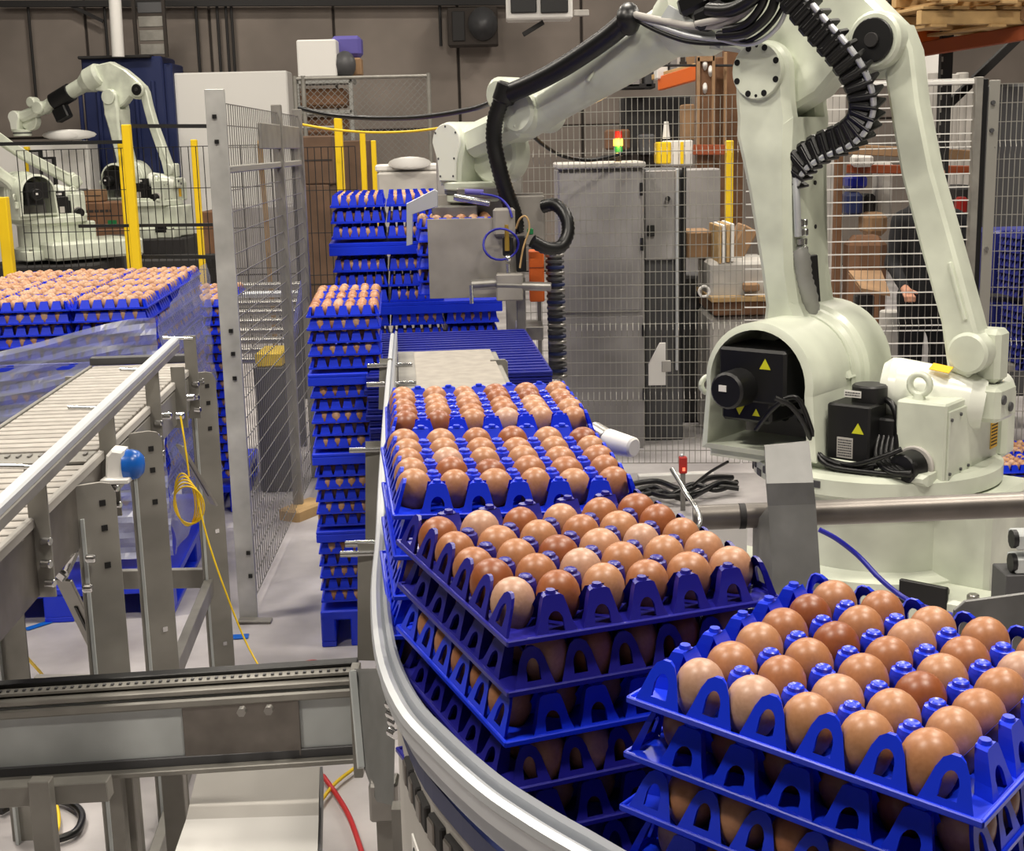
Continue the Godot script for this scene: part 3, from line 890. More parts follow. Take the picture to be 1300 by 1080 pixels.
func edge_post(m: MB, c: Vector3, out: Vector3, o_b: float, h: float, fine: bool, loop: bool) -> void:
	# a hollow post at the rim: a leaning face with an arched hole, two sloped sides and a small cap; a loop is rounder and has the larger hole
	var s := out.cross(Vector3.UP)
	var F := func(x: float, y: float) -> Vector3:
		return c + s * x + Vector3.UP * y + out * (o_b - 0.012 * y / h)
	var wb := 0.0215
	var wt := 0.0105 if not loop else 0.0075
	var rim := [Vector2(-wb, 0), Vector2(-wb * 0.80, h * 0.28), Vector2(-wt * 1.25, h * 0.72), Vector2(-wt, h * 0.95), Vector2(-wt * 0.7, h), Vector2(wt * 0.7, h), Vector2(wt, h * 0.95), Vector2(wt * 1.25, h * 0.72), Vector2(wb * 0.80, h * 0.28), Vector2(wb, 0)]
	if loop:
		rim = [Vector2(-wb, 0), Vector2(-wb * 0.82, h * 0.30), Vector2(-wb * 0.60, h * 0.72), Vector2(-wb * 0.40, h * 0.94), Vector2(-wb * 0.16, h * 1.03), Vector2(wb * 0.16, h * 1.03), Vector2(wb * 0.40, h * 0.94), Vector2(wb * 0.60, h * 0.72), Vector2(wb * 0.82, h * 0.30), Vector2(wb, 0)]
	var k := rim.size()
	if not fine:
		wt = 0.0135
		m.face([F.call(-wb, 0), F.call(wb, 0), F.call(wt, h), F.call(-wt, h)], out)
	else:
		var hw := 0.0085
		var hh := h * 0.52
		var y0 := 0.002
		if loop:
			hw = 0.0072
			y0 = h * 0.2
			hh = h * 0.55
		var hole := []
		for i in k:
			var a := PI * i / (k - 1)
			hole.append(Vector2(-cos(a) * hw, y0 + (0.0 if i == 0 or i == k - 1 else hh * (0.35 + 0.65 * sin(a)))))
		for i in k - 1:
			m.face([F.call(rim[i].x, rim[i].y), F.call(rim[i + 1].x, rim[i + 1].y), F.call(hole[i + 1].x, hole[i + 1].y), F.call(hole[i].x, hole[i].y)], out)
			m.face([F.call(hole[i].x, hole[i].y), F.call(hole[i + 1].x, hole[i + 1].y), F.call(hole[i + 1].x, hole[i + 1].y) - out * 0.003, F.call(hole[i].x, hole[i].y) - out * 0.003], Vector3.DOWN)
		m.face([F.call(rim[0].x, 0), F.call(hole[0].x, hole[0].y), F.call(hole[k - 1].x, hole[k - 1].y), F.call(rim[k - 1].x, 0)], out)
	var d := 0.006 if loop else 0.016
	var bl := c - s * wb * 0.6 - out * (d + 0.004)
	var br := c + s * wb * 0.6 - out * (d + 0.004)
	for i in k - 1:
		if not fine and i % 3 != 0:
			continue
		var a: Vector2 = rim[i]
		var b: Vector2 = rim[i + 1] if fine else rim[mini(i + 3, k - 1)]
		var A: Vector3 = F.call(a.x, a.y)
		var B: Vector3 = F.call(b.x, b.y)
		var iA := A - out * (d * (1.0 - 0.35 * a.y / h)) - s * a.x * 0.25
		var iB := B - out * (d * (1.0 - 0.35 * b.y / h)) - s * b.x * 0.25
		m.face([A, B, iB, iA], s * (a.x + b.x) * 40.0 + Vector3.UP * (a.y + b.y) / h * 0.6)
	if not loop or not fine:
		var tl: Vector3 = F.call(-wt, h) - out * d * 0.6
		var tr: Vector3 = F.call(wt, h) - out * d * 0.6
		m.face([bl, br, tr, tl], -out)
	if fine and not loop:
		var t: Vector3 = F.call(0, h) - out * 0.0055
		m.cyl(t, t + Vector3.UP * 0.0032, 0.0055, 0.0045, 9)

func egg_meshes() -> void:
	# the tray: a sheet with pockets, tapered posts between them, arched posts along the rim, a rolled lip
	var m := mb()
	var g := 38
	var hh := 0.148
	for i in g:
		for j in g:
			var pts := []
			var ns := []
			for q in [[0, 0], [1, 0], [1, 1], [0, 1]]:
				var x: float = -hh + 2.0 * hh * (i + q[0]) / g
				var z: float = -hh + 2.0 * hh * (j + q[1]) / g
				var e := 0.002
				pts.append(v(x, pocket_height(x, z), z))
				ns.append(v(-(pocket_height(x + e, z) - pocket_height(x - e, z)) / (2 * e), 1, -(pocket_height(x, z + e) - pocket_height(x, z - e)) / (2 * e)).normalized())
			m.quadn(pts[0], pts[1], pts[2], pts[3], ns[0], ns[1], ns[2], ns[3])
	var far := mb()
	far.box(v(0, -0.002, 0), v(0.296, 0.004, 0.296))
	for sx in [-1, 1]:
		m.box(v(sx * 0.1485, -0.001, 0), v(0.004, 0.006, 0.300), 0.0014)
		m.box(v(0, -0.001, sx * 0.1485), v(0.300, 0.006, 0.004), 0.0014)
		far.box(v(sx * 0.148, -0.002, 0), v(0.004, 0.007, 0.300))
		far.box(v(0, -0.002, sx * 0.148), v(0.300, 0.007, 0.004))
	for a in range(-3, 4):
		for b in 6:
			var c := v(a * P, 0, (b - 2.5) * P)
			var edge_x: bool = absi(a) == 3
			var edge_z: bool = b == 0 or b == 5
			if edge_x:
				edge_post(m, c, v(signf(a), 0, 0), 0.003, 0.036, true, true)
				edge_post(far, c, v(signf(a), 0, 0), 0.002, 0.034, false, false)
			elif edge_z:
				edge_post(m, c, v(0, 0, signf(b - 2.5)), 0.024, 0.034, true, false)
				edge_post(far, c, v(0, 0, signf(b - 2.5)), 0.024, 0.034, false, false)
			else:
				m.lathe([Vector2(0.0160, 0), Vector2(0.0128, 0.012), Vector2(0.0110, 0.024), Vector2(0.0100, 0.0275), Vector2(0.0072, 0.0285), Vector2(0.0068, 0.0315), Vector2(0.0055, 0.0325), Vector2(0.003, 0.0318), Vector2(0, 0.0318)], c, Vector3.UP, 10)
				far.lathe([Vector2(0.0135, 0), Vector2(0.0075, 0.029), Vector2(0, 0.029)], c, Vector3.UP, 5)
	tray_mesh = m.mesh()
	tray_far = far.mesh()
	for k in 4:
		var e := mb()
		var pr := []
		var L: float = [0.0285, 0.0295, 0.0275, 0.029][k]
		var R: float = [0.0215, 0.0212, 0.0218, 0.0208][k]
		for i in 15:
			var t := PI * i / 14.0
			var y := -cos(t) * L
			pr.append(Vector2(sin(t) * R * (1.0 + 0.17 * (y / L) - 0.05 * (y / L) * (y / L)), y))
		e.lathe(pr, Vector3.ZERO, Vector3.UP, 22, true)
		egg_mesh.append(e.mesh())
	var ef := mb()
	var pf := []
	for i in 7:
		var t := PI * i / 6.0
		pf.append(Vector2(sin(t) * 0.0215 * (1.0 - 0.17 * cos(t)), -cos(t) * 0.0285))
	ef.lathe(pf, Vector3.ZERO, Vector3.UP, 8, true)
	egg_far = ef.mesh()

func egg_spot(c: int, r: int) -> Vector3:
	# column along the six-egg side, row from the near side
	return v((c - 2.5) * P, 0.0125, (2.0 - r) * P)

func egg_turn() -> Basis:
	return Basis(Vector3.RIGHT, rng.randf_range(-0.16, 0.16)) * Basis(Vector3.BACK, rng.randf_range(-0.16, 0.16)) * Basis(Vector3.UP, rng.randf() * TAU)

const NTH := ["first", "second", "third", "fourth", "fifth", "sixth", "seventh", "eighth", "ninth", "tenth", "eleventh", "twelfth", "thirteenth", "fourteenth", "fifteenth", "sixteenth", "seventeenth", "eighteenth", "nineteenth", "twentieth", "last"]
const TONE := ["tan", "warm brown", "light tan", "deep brown", "mid tan", "pale pinkish", "dark brown"]

func egg(xf: Transform3D, where: String, group: String, col := -1) -> void:
	var c: int = col if col >= 0 else [0, 0, 1, 1, 2, 3, 4, 4, 5, 6, 0, 4][rng.randi() % 12]
	var o := inst(egg_mesh[rng.randi() % 4], "egg", M["egg_%d" % c], self, Transform3D(xf.basis * egg_turn().scaled(Vector3.ONE * rng.randf_range(0.95, 1.04)), xf.origin))
	tag(o, "%s egg, %s" % [TONE[c], where], "egg", group)

func tray(xf: Transform3D, me: Mesh, m: Material, label: String, group: String) -> void:
	tag(inst(me, "egg_tray", m, self, xf), label, "egg tray", group)

func near_stacks() -> void:
	var up := v(0.0435, 1, 0.0474).normalized()
	# where, yaw, six eggs across the front or not, name
	var st := [
		[v(-0.040, 1.522, -2.005), 0.09, true, Vector3.UP, "farthest stack", 4],
		[v(-0.0121, 1.514, -1.689), 0.1325, true, up, "second farthest stack", 6],
		[v(0.0673, 1.495, -1.359), 0.4174, true, up, "turned bend stack", 6],
		[v(0.300, 1.4713, -1.0767), -0.6849, false, up, "nearest stack", 6]]
	for s in st:
		var w: Vector3 = s[3]
		var x := v(cos(s[1]), 0, -sin(s[1]))
		x = (x - w * x.dot(w)).normalized()
		var bs := Basis(x, w, x.cross(w))
		for k in s[5]:
			var six: bool = s[2] == (k % 2 == 0)
			var tb := bs if six else bs * Basis(Vector3.UP, PI / 2)
			var o: Vector3 = s[0] - w * 0.05 * k + x * rng.randf_range(-0.002, 0.002) * mini(k, 1)
			var lay: String = "top tray" if k == 0 else "%s tray" % NTH[k]
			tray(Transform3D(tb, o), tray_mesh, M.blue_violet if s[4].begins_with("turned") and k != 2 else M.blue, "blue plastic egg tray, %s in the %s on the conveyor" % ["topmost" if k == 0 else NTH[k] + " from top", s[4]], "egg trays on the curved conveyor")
			var nc := 6 if six else 5
			var nr := 5 if six else 6
			for r in nr:
				for c in nc:
					var shown: bool = k == 0 or (r == 0 and not s[4].begins_with("far") and not s[4].begins_with("second")) or (c == 0 and not s[4].begins_with("far") and not (s[4].begins_with("near") and k > 3)) or (c == nc - 1 and s[4].begins_with("near") and k < 3)
					if k > 4 or not shown:
						continue
					var q := v((c - (nc - 1) / 2.0) * P, 0.0125, ((nr - 1) / 2.0 - r) * P)
					var row: String = "front row" if r == 0 else "%s row" % NTH[r]
					egg(Transform3D(bs, o + bs * q), "%s from left, %s, %s, %s" % [NTH[c], row, lay, s[4]], "eggs on the curved conveyor", 6 if s[4].begins_with("far") and r == 0 and c < 2 else -1)

func far_eggs() -> void:
	var mm := MultiMesh.new()
	mm.transform_format = MultiMesh.TRANSFORM_3D
	mm.use_colors = true
	mm.mesh = egg_far
	mm.instance_count = far_xf.size()
	var cols := [Color(0.46, 0.235, 0.115), Color(0.40, 0.185, 0.085), Color(0.50, 0.275, 0.145), Color(0.52, 0.305, 0.185)]
	for i in far_xf.size():
		mm.set_instance_transform(i, far_xf[i])
		mm.set_instance_color(i, cols[rng.randi() % 4])
	var o := MultiMeshInstance3D.new()
	o.name = "distant_eggs"
	o.multimesh = mm
	var m := StandardMaterial3D.new()
	m.resource_name = "distant_egg"
	m.vertex_color_use_as_albedo = true
	m.roughness = 0.45
	o.material_override = m
	add_child(o)
	tag(o, "many small brown eggs filling the trays of the pallets behind the conveyors", "eggs", "", "stuff")

func pallet_block(org: Vector3, bs: Basis, nx: int, nz: int, layers: int, pitch: float, sc: float, where: String, group: String, opts := {}) -> void:
	# org: front left corner of the top rim; stacks nx across, nz deep, layers down; front, right side and top are built
	var size := 0.305 * sc
	for k in layers:
		for i in nx:
			for j in nz:
				var outer: bool = j == 0 or (k == 0) or (i == nx - 1 and opts.get("right", true)) or (i == 0 and opts.get("left", false))
				if not outer or (opts.has("front_only") and k > 0 and j > 0):
					continue
				var six: bool = (k % 2 == 0) == opts.get("six", true)
				var tb := bs if six else bs * Basis(Vector3.UP, PI / 2)
				var yy: float = pitch * k + 0.032 * (k / 5) * opts.get("boards", 0.0)
				var o := org + bs * v((i + 0.5) * size, -yy, -(j + 0.5) * size)
				var lay: String = "topmost layer" if k == 0 else ("%s layer down" % NTH[mini(k, 20)])
				var col: String = "" if nx == 1 else ", %s column" % NTH[i]
				var deep: String = "" if nz == 1 else (", front row" if j == 0 else ", %s row back" % NTH[j])
				tray(Transform3D(tb.scaled_local(v(sc, opts.get("tall", 1.0), sc)), o), tray_far, M.blue, "blue egg tray, %s%s%s, %s" % [lay, col, deep, where], group)
				var nc := 6 if six else 5
				var nr := 5 if six else 6
				for r in nr:
					for c in nc:
						if k > 0 and not (j == 0 and r == 0 or i == nx - 1 and c == nc - 1 or i == 0 and c == 0 and opts.get("left", false)):
							continue
						var q := v((c - (nc - 1) / 2.0) * P * sc, 0.0125 * opts.get("tall", 1.0), ((nr - 1) / 2.0 - r) * P * sc)
						var ex := Transform3D(bs, o + bs * q)
						if k == 0 and j < opts.get("near", 0):
							egg(ex, "%s from left, %s row, %s tray, tower by fence" % [NTH[c], NTH[r], NTH[j]], "eggs on the pallet tower")
						else:
							far_xf.append(Transform3D((bs * egg_turn()).scaled_local(Vector3.ONE * sc * rng.randf_range(1.0, 1.10)), ex.origin + v(rng.randf_range(-0.003, 0.003), rng.randf_range(-0.002, 0.004), rng.randf_range(-0.003, 0.003))))

func board(c: Vector3, s: Vector3, bs: Basis, label: String) -> void:
	# a blue plastic layer board: a deck with a lip and ribs below
	var m := mb(Transform3D(bs, c))
	m.box(v(0, s.y * 0.35, 0), v(s.x, s.y * 0.3, s.z), 0.003)
	m.box(v(0, -s.y * 0.15, s.z / 2 - 0.01), v(s.x, s.y * 0.7, 0.02), 0.003)
	m.box(v(0, -s.y * 0.15, -s.z / 2 + 0.01), v(s.x, s.y * 0.7, 0.02), 0.003)
	for i in 4:
		m.box(v(s.x * (i / 3.0 - 0.5) * 0.93, -s.y * 0.15, 0), v(0.02, s.y * 0.7, s.z - 0.04))
	solo(m, "layer_board", M.blue, label, "board", "blue layer boards between the tray layers")

func plastic_pallet(c: Vector3, s: Vector3, bs: Basis, label: String) -> void:
	# c: centre of its bottom; deck, blocks and bottom runners
	var t := thing("plastic_pallet", label, "pallet", c, "blue plastic pallets", bs)
	part(mb(Transform3D(bs, c)).box(v(0, s.y - 0.02, 0), v(s.x, 0.04, s.z), 0.006), "deck", M.blue, t)
	for i in 3:
		for j in 3:
			part(mb(Transform3D(bs, c)).box(v((i - 1) * (s.x / 2 - minf(0.06, s.x * 0.1)), s.y / 2, (j - 1) * (s.z / 2 - 0.06)), v(minf(0.12, s.x * 0.2), s.y - 0.04, 0.12), 0.006), "block", M.blue, t)
		part(mb(Transform3D(bs, c)).box(v((i - 1) * (s.x / 2 - minf(0.06, s.x * 0.1)), 0.0125, 0), v(minf(0.12, s.x * 0.2), 0.025, s.z), 0.004), "runner", M.blue, t)

func pallets() -> void:
	var bs := Basis(U, Vector3.UP, W)
	# tower of trays in the aisle beside the wire fence
	var t0 := v(-0.765, 0, -5.10)
	pallet_block(t0 + v(-0.005, 1.315, 0.0), bs, 1, 3, 20, 0.0495, 0.93, "tower beside wire fence", "trays of the pallet tower", {"boards": 1.95, "left": true, "near": 2, "front_only": true})
	var tc := t0 + bs * v(0.137, 0, -0.43)
	for k in 3:
		board(tc + v(0, 1.315 - 0.0495 * (5 * k + 4) - 0.0624 * k - 0.045, 0), v(0.29, 0.046, 0.88), bs, "blue layer board, %s from top in the tray tower beside the fence" % NTH[k])
	plastic_pallet(tc, v(0.29, 0.15, 0.88), bs, "blue plastic pallet under the tray tower beside the wire fence")
	# pallet being loaded by the gripper
	var b0 := v(-0.997, 1.617, -7.72)
	var two := v(b0.x, b0.y, -7.72)
	pallet_block(two, bs, 2, 3, 3, 0.0885, 1.03, "gripper pallet, upper block", "trays behind the gripper", {"tall": 1.75, "six": false, "left": true})
	board(two + bs * v(0.31, -0.0885 * 2 - 0.065, -0.46), v(0.95 * 0.68, 0.07, 0.95), bs, "upper blue layer board on the pallet behind the gripper")
	pallet_block(two + v(0, -0.0885 * 2 - 0.185, 0), bs, 2, 3, 3, 0.0885, 1.03, "gripper pallet, second block", "trays behind the gripper", {"tall": 1.75, "six": false, "left": true})
	board(two + bs * v(0.47, -0.585, -0.47), v(0.98, 0.07, 0.97), bs, "middle blue layer board on the pallet behind the gripper")
	pallet_block(two + v(0, -0.675, 0), bs, 3, 3, 3, 0.0885, 1.03, "gripper pallet, third block", "trays behind the gripper", {"tall": 1.75, "six": false})
	board(two + bs * v(0.47, -1.0, -0.47), v(0.98, 0.07, 0.97), bs, "lower blue layer board on the pallet behind the gripper")
	pallet_block(two + v(0, -1.12, 0), bs, 3, 1, 3, 0.0885, 1.03, "gripper pallet, lowest block", "trays behind the gripper", {"tall": 1.75, "six": false})
	plastic_pallet(v(two.x, 0, two.z) + bs * v(0.47, 0, -0.48), v(0.98, 0.15, 0.98), bs, "blue plastic pallet under the trays behind the gripper")
	# pile of blue slip sheets behind the belt end
	var pc := v(-0.24, 0, -5.62)
	for i in 14:
		var j := rng.randf_range(-0.008, 0.008)
		var m := mb(Transform3D(bs * Basis(Vector3.UP, rng.randf_range(-0.01, 0.01)), pc + v(j, 1.09 - 0.024 * i, rng.randf_range(-0.01, 0.01))))
		m.box(v(0, 0, 0), v(0.70, 0.010, 1.2), 0.003)
		m.box(v(0, -0.010, 0.59), v(0.70, 0.012, 0.015), 0.002)
		m.box(v(0.343, -0.010, 0), v(0.012, 0.012, 1.19), 0.002)
		if i == 0:
			for r in 17:
				m.box(v(0, 0.007, -0.56 + 0.07 * r), v(0.68, 0.006, 0.03), 0.002)
		solo(m, "slip_sheet", M.blue_deep, "dark blue slip sheet in the pile behind the belt end, %s" % ("topmost" if i == 0 else NTH[i] + " from top"), "slip sheet", "pile of blue slip sheets")
	plastic_pallet(v(pc.x, 0, pc.z), v(0.7, 0.15, 1.2), bs, "blue plastic pallet under the pile of slip sheets")
	var sb := mb(Transform3D(bs, pc))
	for sx in [-1, 1]:
		sb.box(v(0.33 * sx, 0.45, 0), v(0.02, 0.6, 1.18), 0.003)
		sb.box(v(0, 0.45, 0.585 * sx), v(0.66, 0.6, 0.02), 0.003)
	sb.box(v(0, 0.745, 0), v(0.66, 0.02, 1.18), 0.003)
	solo(sb, "storage_crate", M.blue_deep, "deep blue plastic crate carrying the pile of slip sheets", "crate")
	# wrapped pallet at left
	var l0 := v(-1.465 - 0.0, 1.32, -5.50)
	var lo := l0 - U * 0.915 * 1.02
	pallet_block(lo, bs, 3, 5, 16, 0.0492, 1.02, "wrapped pallet at left", "trays of the wrapped pallet", {"boards": 1.0})
	for k in 3:
		board(lo + bs * v(0.466, -0.0492 * (5 * k + 5) - 0.032 * k + 0.015, -0.77), v(0.93, 0.03, 1.54), bs, "blue layer board, %s from top in the wrapped pallet at left" % NTH[k])
	plastic_pallet(lo + bs * v(0.466, -1.32, -0.77), v(0.95, 0.15, 1.56), bs, "blue plastic pallet under the wrapped egg trays at left")
	var film := thing("stretch_wrap", "clear crinkled stretch film wound round the egg pallet at left", "film", lo + v(0, -1.3, 0))
	var fm := mb()
	var g := 44
	var H := func(u: float, w: float) -> Vector3:
		var top: float = lerpf(-0.17, -0.04, smoothstep(0.2, 1.0, u))
		var y := lerpf(-1.05, top, w)
		var d := 0.014 + 0.008 * sin(u * 14.0 + w * 17.0) * sin(w * 23.0 - u * 9.0) + 0.009 * sin(w * 71.0 + u * 4.0 + 2.0 * sin(u * 7.0)) + 0.004 * sin(w * 33.0 - u * 19.0)
		return lo + bs * v(u * 0.97 - 0.01, y, d)
	for i in g:
		for j in g:
			var q := [H.call(float(i) / g, float(j) / g), H.call((i + 1.0) / g, float(j) / g), H.call((i + 1.0) / g, (j + 1.0) / g), H.call(float(i) / g, (j + 1.0) / g)]
			var hole: bool = pow((i - 16.0) / 9.0, 2) + pow((j - 14.0) / 12.0, 2) < 1.0
			if not hole:
				fm.face([q[0], q[1], q[2]], W)
				fm.face([q[0], q[2], q[3]], W)
	part(fm, "front_film", M.film, film)
	var fs := mb()
	var S := func(u: float, w: float) -> Vector3:
		var top: float = lerpf(-0.04, 0.055, smoothstep(0.0, 0.9, u))
		var y := lerpf(-1.05, top, w)
		var d := 0.012 + 0.012 * sin(u * 21.0 + w * 27.0) * sin(w * 13.0 - u * 11.0)
		return lo + bs * v(0.955 + d, y, -1.57 * u + 0.01)
	for i in g:
		for j in g:
			var q := [S.call(float(i) / g, float(j) / g), S.call((i + 1.0) / g, float(j) / g), S.call((i + 1.0) / g, (j + 1.0) / g), S.call(float(i) / g, (j + 1.0) / g)]
			fs.face([q[0], q[1], q[2]], U)
			fs.face([q[0], q[2], q[3]], U)
	part(fs, "side_film", M.film, film)
	# second wrapped pallet, seen between the first one and the fence
	var s0 := v(-1.80, 1.13, -7.17)
	pallet_block(s0, bs, 1, 3, 20, 0.0492, 1.0, "pallet beside fence post", "trays beside the fence post", {"boards": 0.0, "front_only": true})
	plastic_pallet(v(s0.x, 0, s0.z) + bs * v(0.155, 0, -0.46), v(0.32, 0.15, 0.94), bs, "blue plastic pallet under the trays beside the fence post")
	# pallet behind the robot at right
	var q0 := v(2.44, 0.187, -6.9)
	var rr := v(q0.x, q0.y, -6.9)
	pallet_block(rr, bs, 2, 2, 3, 0.0495, 1.0, "pallet behind robot at right", "trays at the right edge", {"left": true})
	plastic_pallet(v(rr.x, 0, rr.z) + bs * v(0.305, 0, -0.305), v(0.62, 0.15, 0.62), bs, "blue plastic pallet at the right edge behind the robot")
	var rc := mb(Transform3D(bs, v(rr.x, 0, rr.z) + bs * v(0.305, 0, -0.305)))
	rc.box(v(0, (rr.y + 0.0) / 2.0, 0), v(0.58, rr.y - 0.34, 0.58), 0.01)
	solo(rc, "storage_crate", M.blue_deep, "blue crate under the egg trays at the right edge", "crate")

func turned(o: Vector3, a: float) -> Transform3D:
	return Transform3D(Basis(Vector3.BACK, a), o) * Transform3D(Basis.IDENTITY, -o)

func tri_label(m: MB, o: Vector3, u: Vector3, s: float, down := false) -> void:
	var k := -1.0 if down else 1.0
	m.prism([Vector2(-s, -s * 0.8 * k), Vector2(s, -s * 0.8 * k), Vector2(0, s * 0.9 * k)], o, u, Vector3.UP, 0.0, 0.0015)

func lettering(m: MB, o: Vector3, u: Vector3, w: float, h: float, rows: int, s := 3) -> void:
	# rows of small printed words: dark dashes
	var r := RandomNumberGenerator.new()
	r.seed = s
	for i in rows:
		var x := -w / 2
		while x < w / 2:
			var l := r.randf_range(0.06, 0.18) * w
			l = minf(l, w / 2 - x)
			m.box(o + u * (x + l / 2) + Vector3.UP * (h / 2 - h * (i + 0.5) / rows), v(l, h / rows * 0.45, 0.0012), 0.0, Basis(u, Vector3.UP, u.cross(Vector3.UP)))
			x += l + 0.035 * w

func make_robot(called: String, label: String, at: Vector3, yaw: float, lean: float, full: bool, size := 1.0) -> Node3D:
	# local axes: x towards the robot's back, y up, z towards the side with the motor housing
	var bs := Basis(Vector3.UP, yaw).scaled(Vector3.ONE * size)
	var r := thing(called, label, "robot", at, "", bs)
	var R := Transform3D(bs, at)
	var C: Material = M.cream
	var J2 := v(-0.32, 0.92, 0)
	var J3 := v(-0.494, 2.214, 0)
	var K := v(0.42, 1.066, 0)
	var Z := Vector3.BACK
	var RL := R * turned(J2, lean)
	var RK := R * turned(K, lean)
	var RU := R * Transform3D(Basis.IDENTITY, turned(J2, lean) * J3 - J3)
	# pedestal
	part(mb(R).lathe([Vector2(0, 0), Vector2(0.50, 0), Vector2(0.50, 0.15), Vector2(0.46, 0.165), Vector2(0.435, 0.18), Vector2(0.435, 0.47), Vector2(0.46, 0.49), Vector2(0.46, 0.50), Vector2(0, 0.50)], Vector3.ZERO, Vector3.UP, 48), "pedestal", C, r)
	part(mb(R).box(v(0.40, 0.255, -0.02), v(0.40, 0.49, 0.50), 0.02), "connector_housing", C, r)
	part(mb(R).box(v(0.50, 0.07, 0.33), v(0.30, 0.14, 0.22), 0.015), "foot", C, r)
	part(mb(R).box(v(-0.415, 0.07, 0.33), v(0.30, 0.14, 0.2), 0.015), "foot", C, r)
	part(mb(R).box(v(0.42, 0.14, 0.434), v(0.2, 0.1, 0.02), 0.004), "recess", M.black, r, "dark opening above the foot")
	for q in [v(0.60, 0.14, 0.38), v(0.48, 0.14, 0.38), v(-0.48, 0.14, 0.40)]:
		part(mb(R).cyl(q, q + v(0, 0.025, 0), 0.024, -1, 6, 0.004), "anchor_bolt", M.steel, r)
	# turntable
	part(mb(R).lathe([Vector2(0, 0.50), Vector2(0.50, 0.50), Vector2(0.525, 0.51), Vector2(0.525, 0.575), Vector2(0.49, 0.59), Vector2(0, 0.59)], Vector3.ZERO, Vector3.UP, 56), "turntable", C, r)
	if full:
		for i in 9:
			var a := deg_to_rad(92.0 + 8.0 * i)
			var d := v(cos(a), 0, sin(a))
			part(mb(R).box(d * 0.519 + v(0, 0.552 - 0.024 * (i % 2), 0), v(0.05, 0.03, 0.02), 0.002, Basis(Vector3.UP.cross(d), Vector3.UP, d)), "notch", M.cabinet_dark, r)
	part(mb(R).prism([Vector2(-0.60, 0.57), Vector2(0.40, 0.57), Vector2(0.40, 0.615), Vector2(0.1, 0.63), Vector2(-0.60, 0.645)], Vector3.ZERO, Vector3.RIGHT, Vector3.UP, -0.25, 0.40, 0.015), "turret_deck", C, r)
	# motor housing: an arched tunnel with the shoulder motor inside
	var hc := Vector2(-0.325, 0.93)
	var outer := arc(hc, 0.255, -8, 188, 22)
	outer.append(Vector2(-0.60, 0.62))
	outer.append(Vector2(-0.05, 0.62))
	var inner := arc(hc, 0.225, -8, 188, 22)
	inner.append(Vector2(-0.565, 0.645))
	inner.append(Vector2(-0.085, 0.645))
	var tn := mb(R)
	var nn := outer.size()
	var e3 := func(q: Vector2, z: float) -> Vector3:
		return v(q.x, q.y, z)
	for i in nn:
		var a: Vector2 = outer[i]
		var b: Vector2 = outer[(i + 1) % nn]
		var c: Vector2 = inner[i]
		var d: Vector2 = inner[(i + 1) % nn]
		var na: Vector2 = (a - hc).normalized() if i < nn - 2 else Vector2((b - a).y, -(b - a).x).normalized()
		var nb: Vector2 = (b - hc).normalized() if i < nn - 3 else na
		tn.quadn(e3.call(a, 0.455), e3.call(b, 0.455), e3.call(b, 0.10), e3.call(a, 0.10), e3.call(na, 0), e3.call(nb, 0), e3.call(nb, 0), e3.call(na, 0))
		tn.quadn(e3.call(a, 0.455), e3.call(b, 0.455), e3.call(d, 0.470), e3.call(c, 0.470), e3.call(na * 0.5, 1), e3.call(nb * 0.5, 1), e3.call(nb * 0.3, 1), e3.call(na * 0.3, 1))
		tn.quadn(e3.call(c, 0.470), e3.call(d, 0.470), e3.call(d, 0.14), e3.call(c, 0.14), e3.call(-na, 0), e3.call(-nb, 0), e3.call(-nb, 0), e3.call(-na, 0))
	part(tn, "motor_housing", C, r)
	var bw := mb(R)
	bw.prism(inner, Vector3.ZERO, Vector3.RIGHT, Vector3.UP, 0.10, 0.14)
	part(bw, "housing_back", M.cabinet_grey, r, "grey back wall of the housing")
	if full:
		for i in 14:
			var a := TAU * i / 14.0
			var q := v(hc.x + cos(a) * 0.185, hc.y - 0.02 + sin(a) * 0.185, 0.14)
			part(mb(R).cyl(q, q + Z * 0.014, 0.021, -1, 10, 0.003), "flange_bolt", M.black, r)
	part(mb(R).cyl(v(hc.x, hc.y, 0.14), v(hc.x, hc.y, 0.20), 0.16, -1, 24, 0.01), "motor_flange", M.black, r)
	var mo := part(mb(R).box(v(hc.x - 0.02, hc.y + 0.03, 0.34), v(0.32, 0.23, 0.28), 0.012), "shoulder_motor", M.black, r, "black shoulder motor")
	part(mb(R).box(v(hc.x - 0.05, hc.y - 0.12, 0.36), v(0.24, 0.10, 0.22), 0.012), "motor_block", M.black, r)
	part(mb(R).cyl(v(hc.x - 0.07, hc.y - 0.02, 0.46), v(hc.x - 0.07, hc.y - 0.02, 0.60), 0.082, 0.078, 20, 0.01), "motor_cap", M.black, r, "round black motor cap")
	part(mb(R).box(v(hc.x - 0.085, hc.y - 0.01, 0.602), v(0.035, 0.026, 0.004)), "cap_label", M.white, r, "small white label")
	if full:
		var tl := mb(R)
		tri_label(tl, v(hc.x + 0.045, hc.y + 0.085, 0.4805), Vector3.RIGHT, 0.026)
		tri_label(tl, v(hc.x - 0.08, hc.y - 0.12, 0.4705), Vector3.RIGHT, 0.025, true)
		tri_label(tl, v(hc.x + 0.0, hc.y - 0.125, 0.4705), Vector3.RIGHT, 0.018)
		part(tl, "warning_labels", M.lime_label, r, "yellow warning triangles")
	# flange discs between housing and arm
	part(mb(R).lathe([Vector2(0, -0.22), Vector2(0.27, -0.22), Vector2(0.295, -0.20), Vector2(0.295, 0.02), Vector2(0.28, 0.04), Vector2(0.28, 0.075), Vector2(0.262, 0.09), Vector2(0.262, 0.12), Vector2(0, 0.12)], v(hc.x, hc.y, 0), Z, 40), "shoulder_hub", C, r)
	# lower arm
	var la := mb(RL)
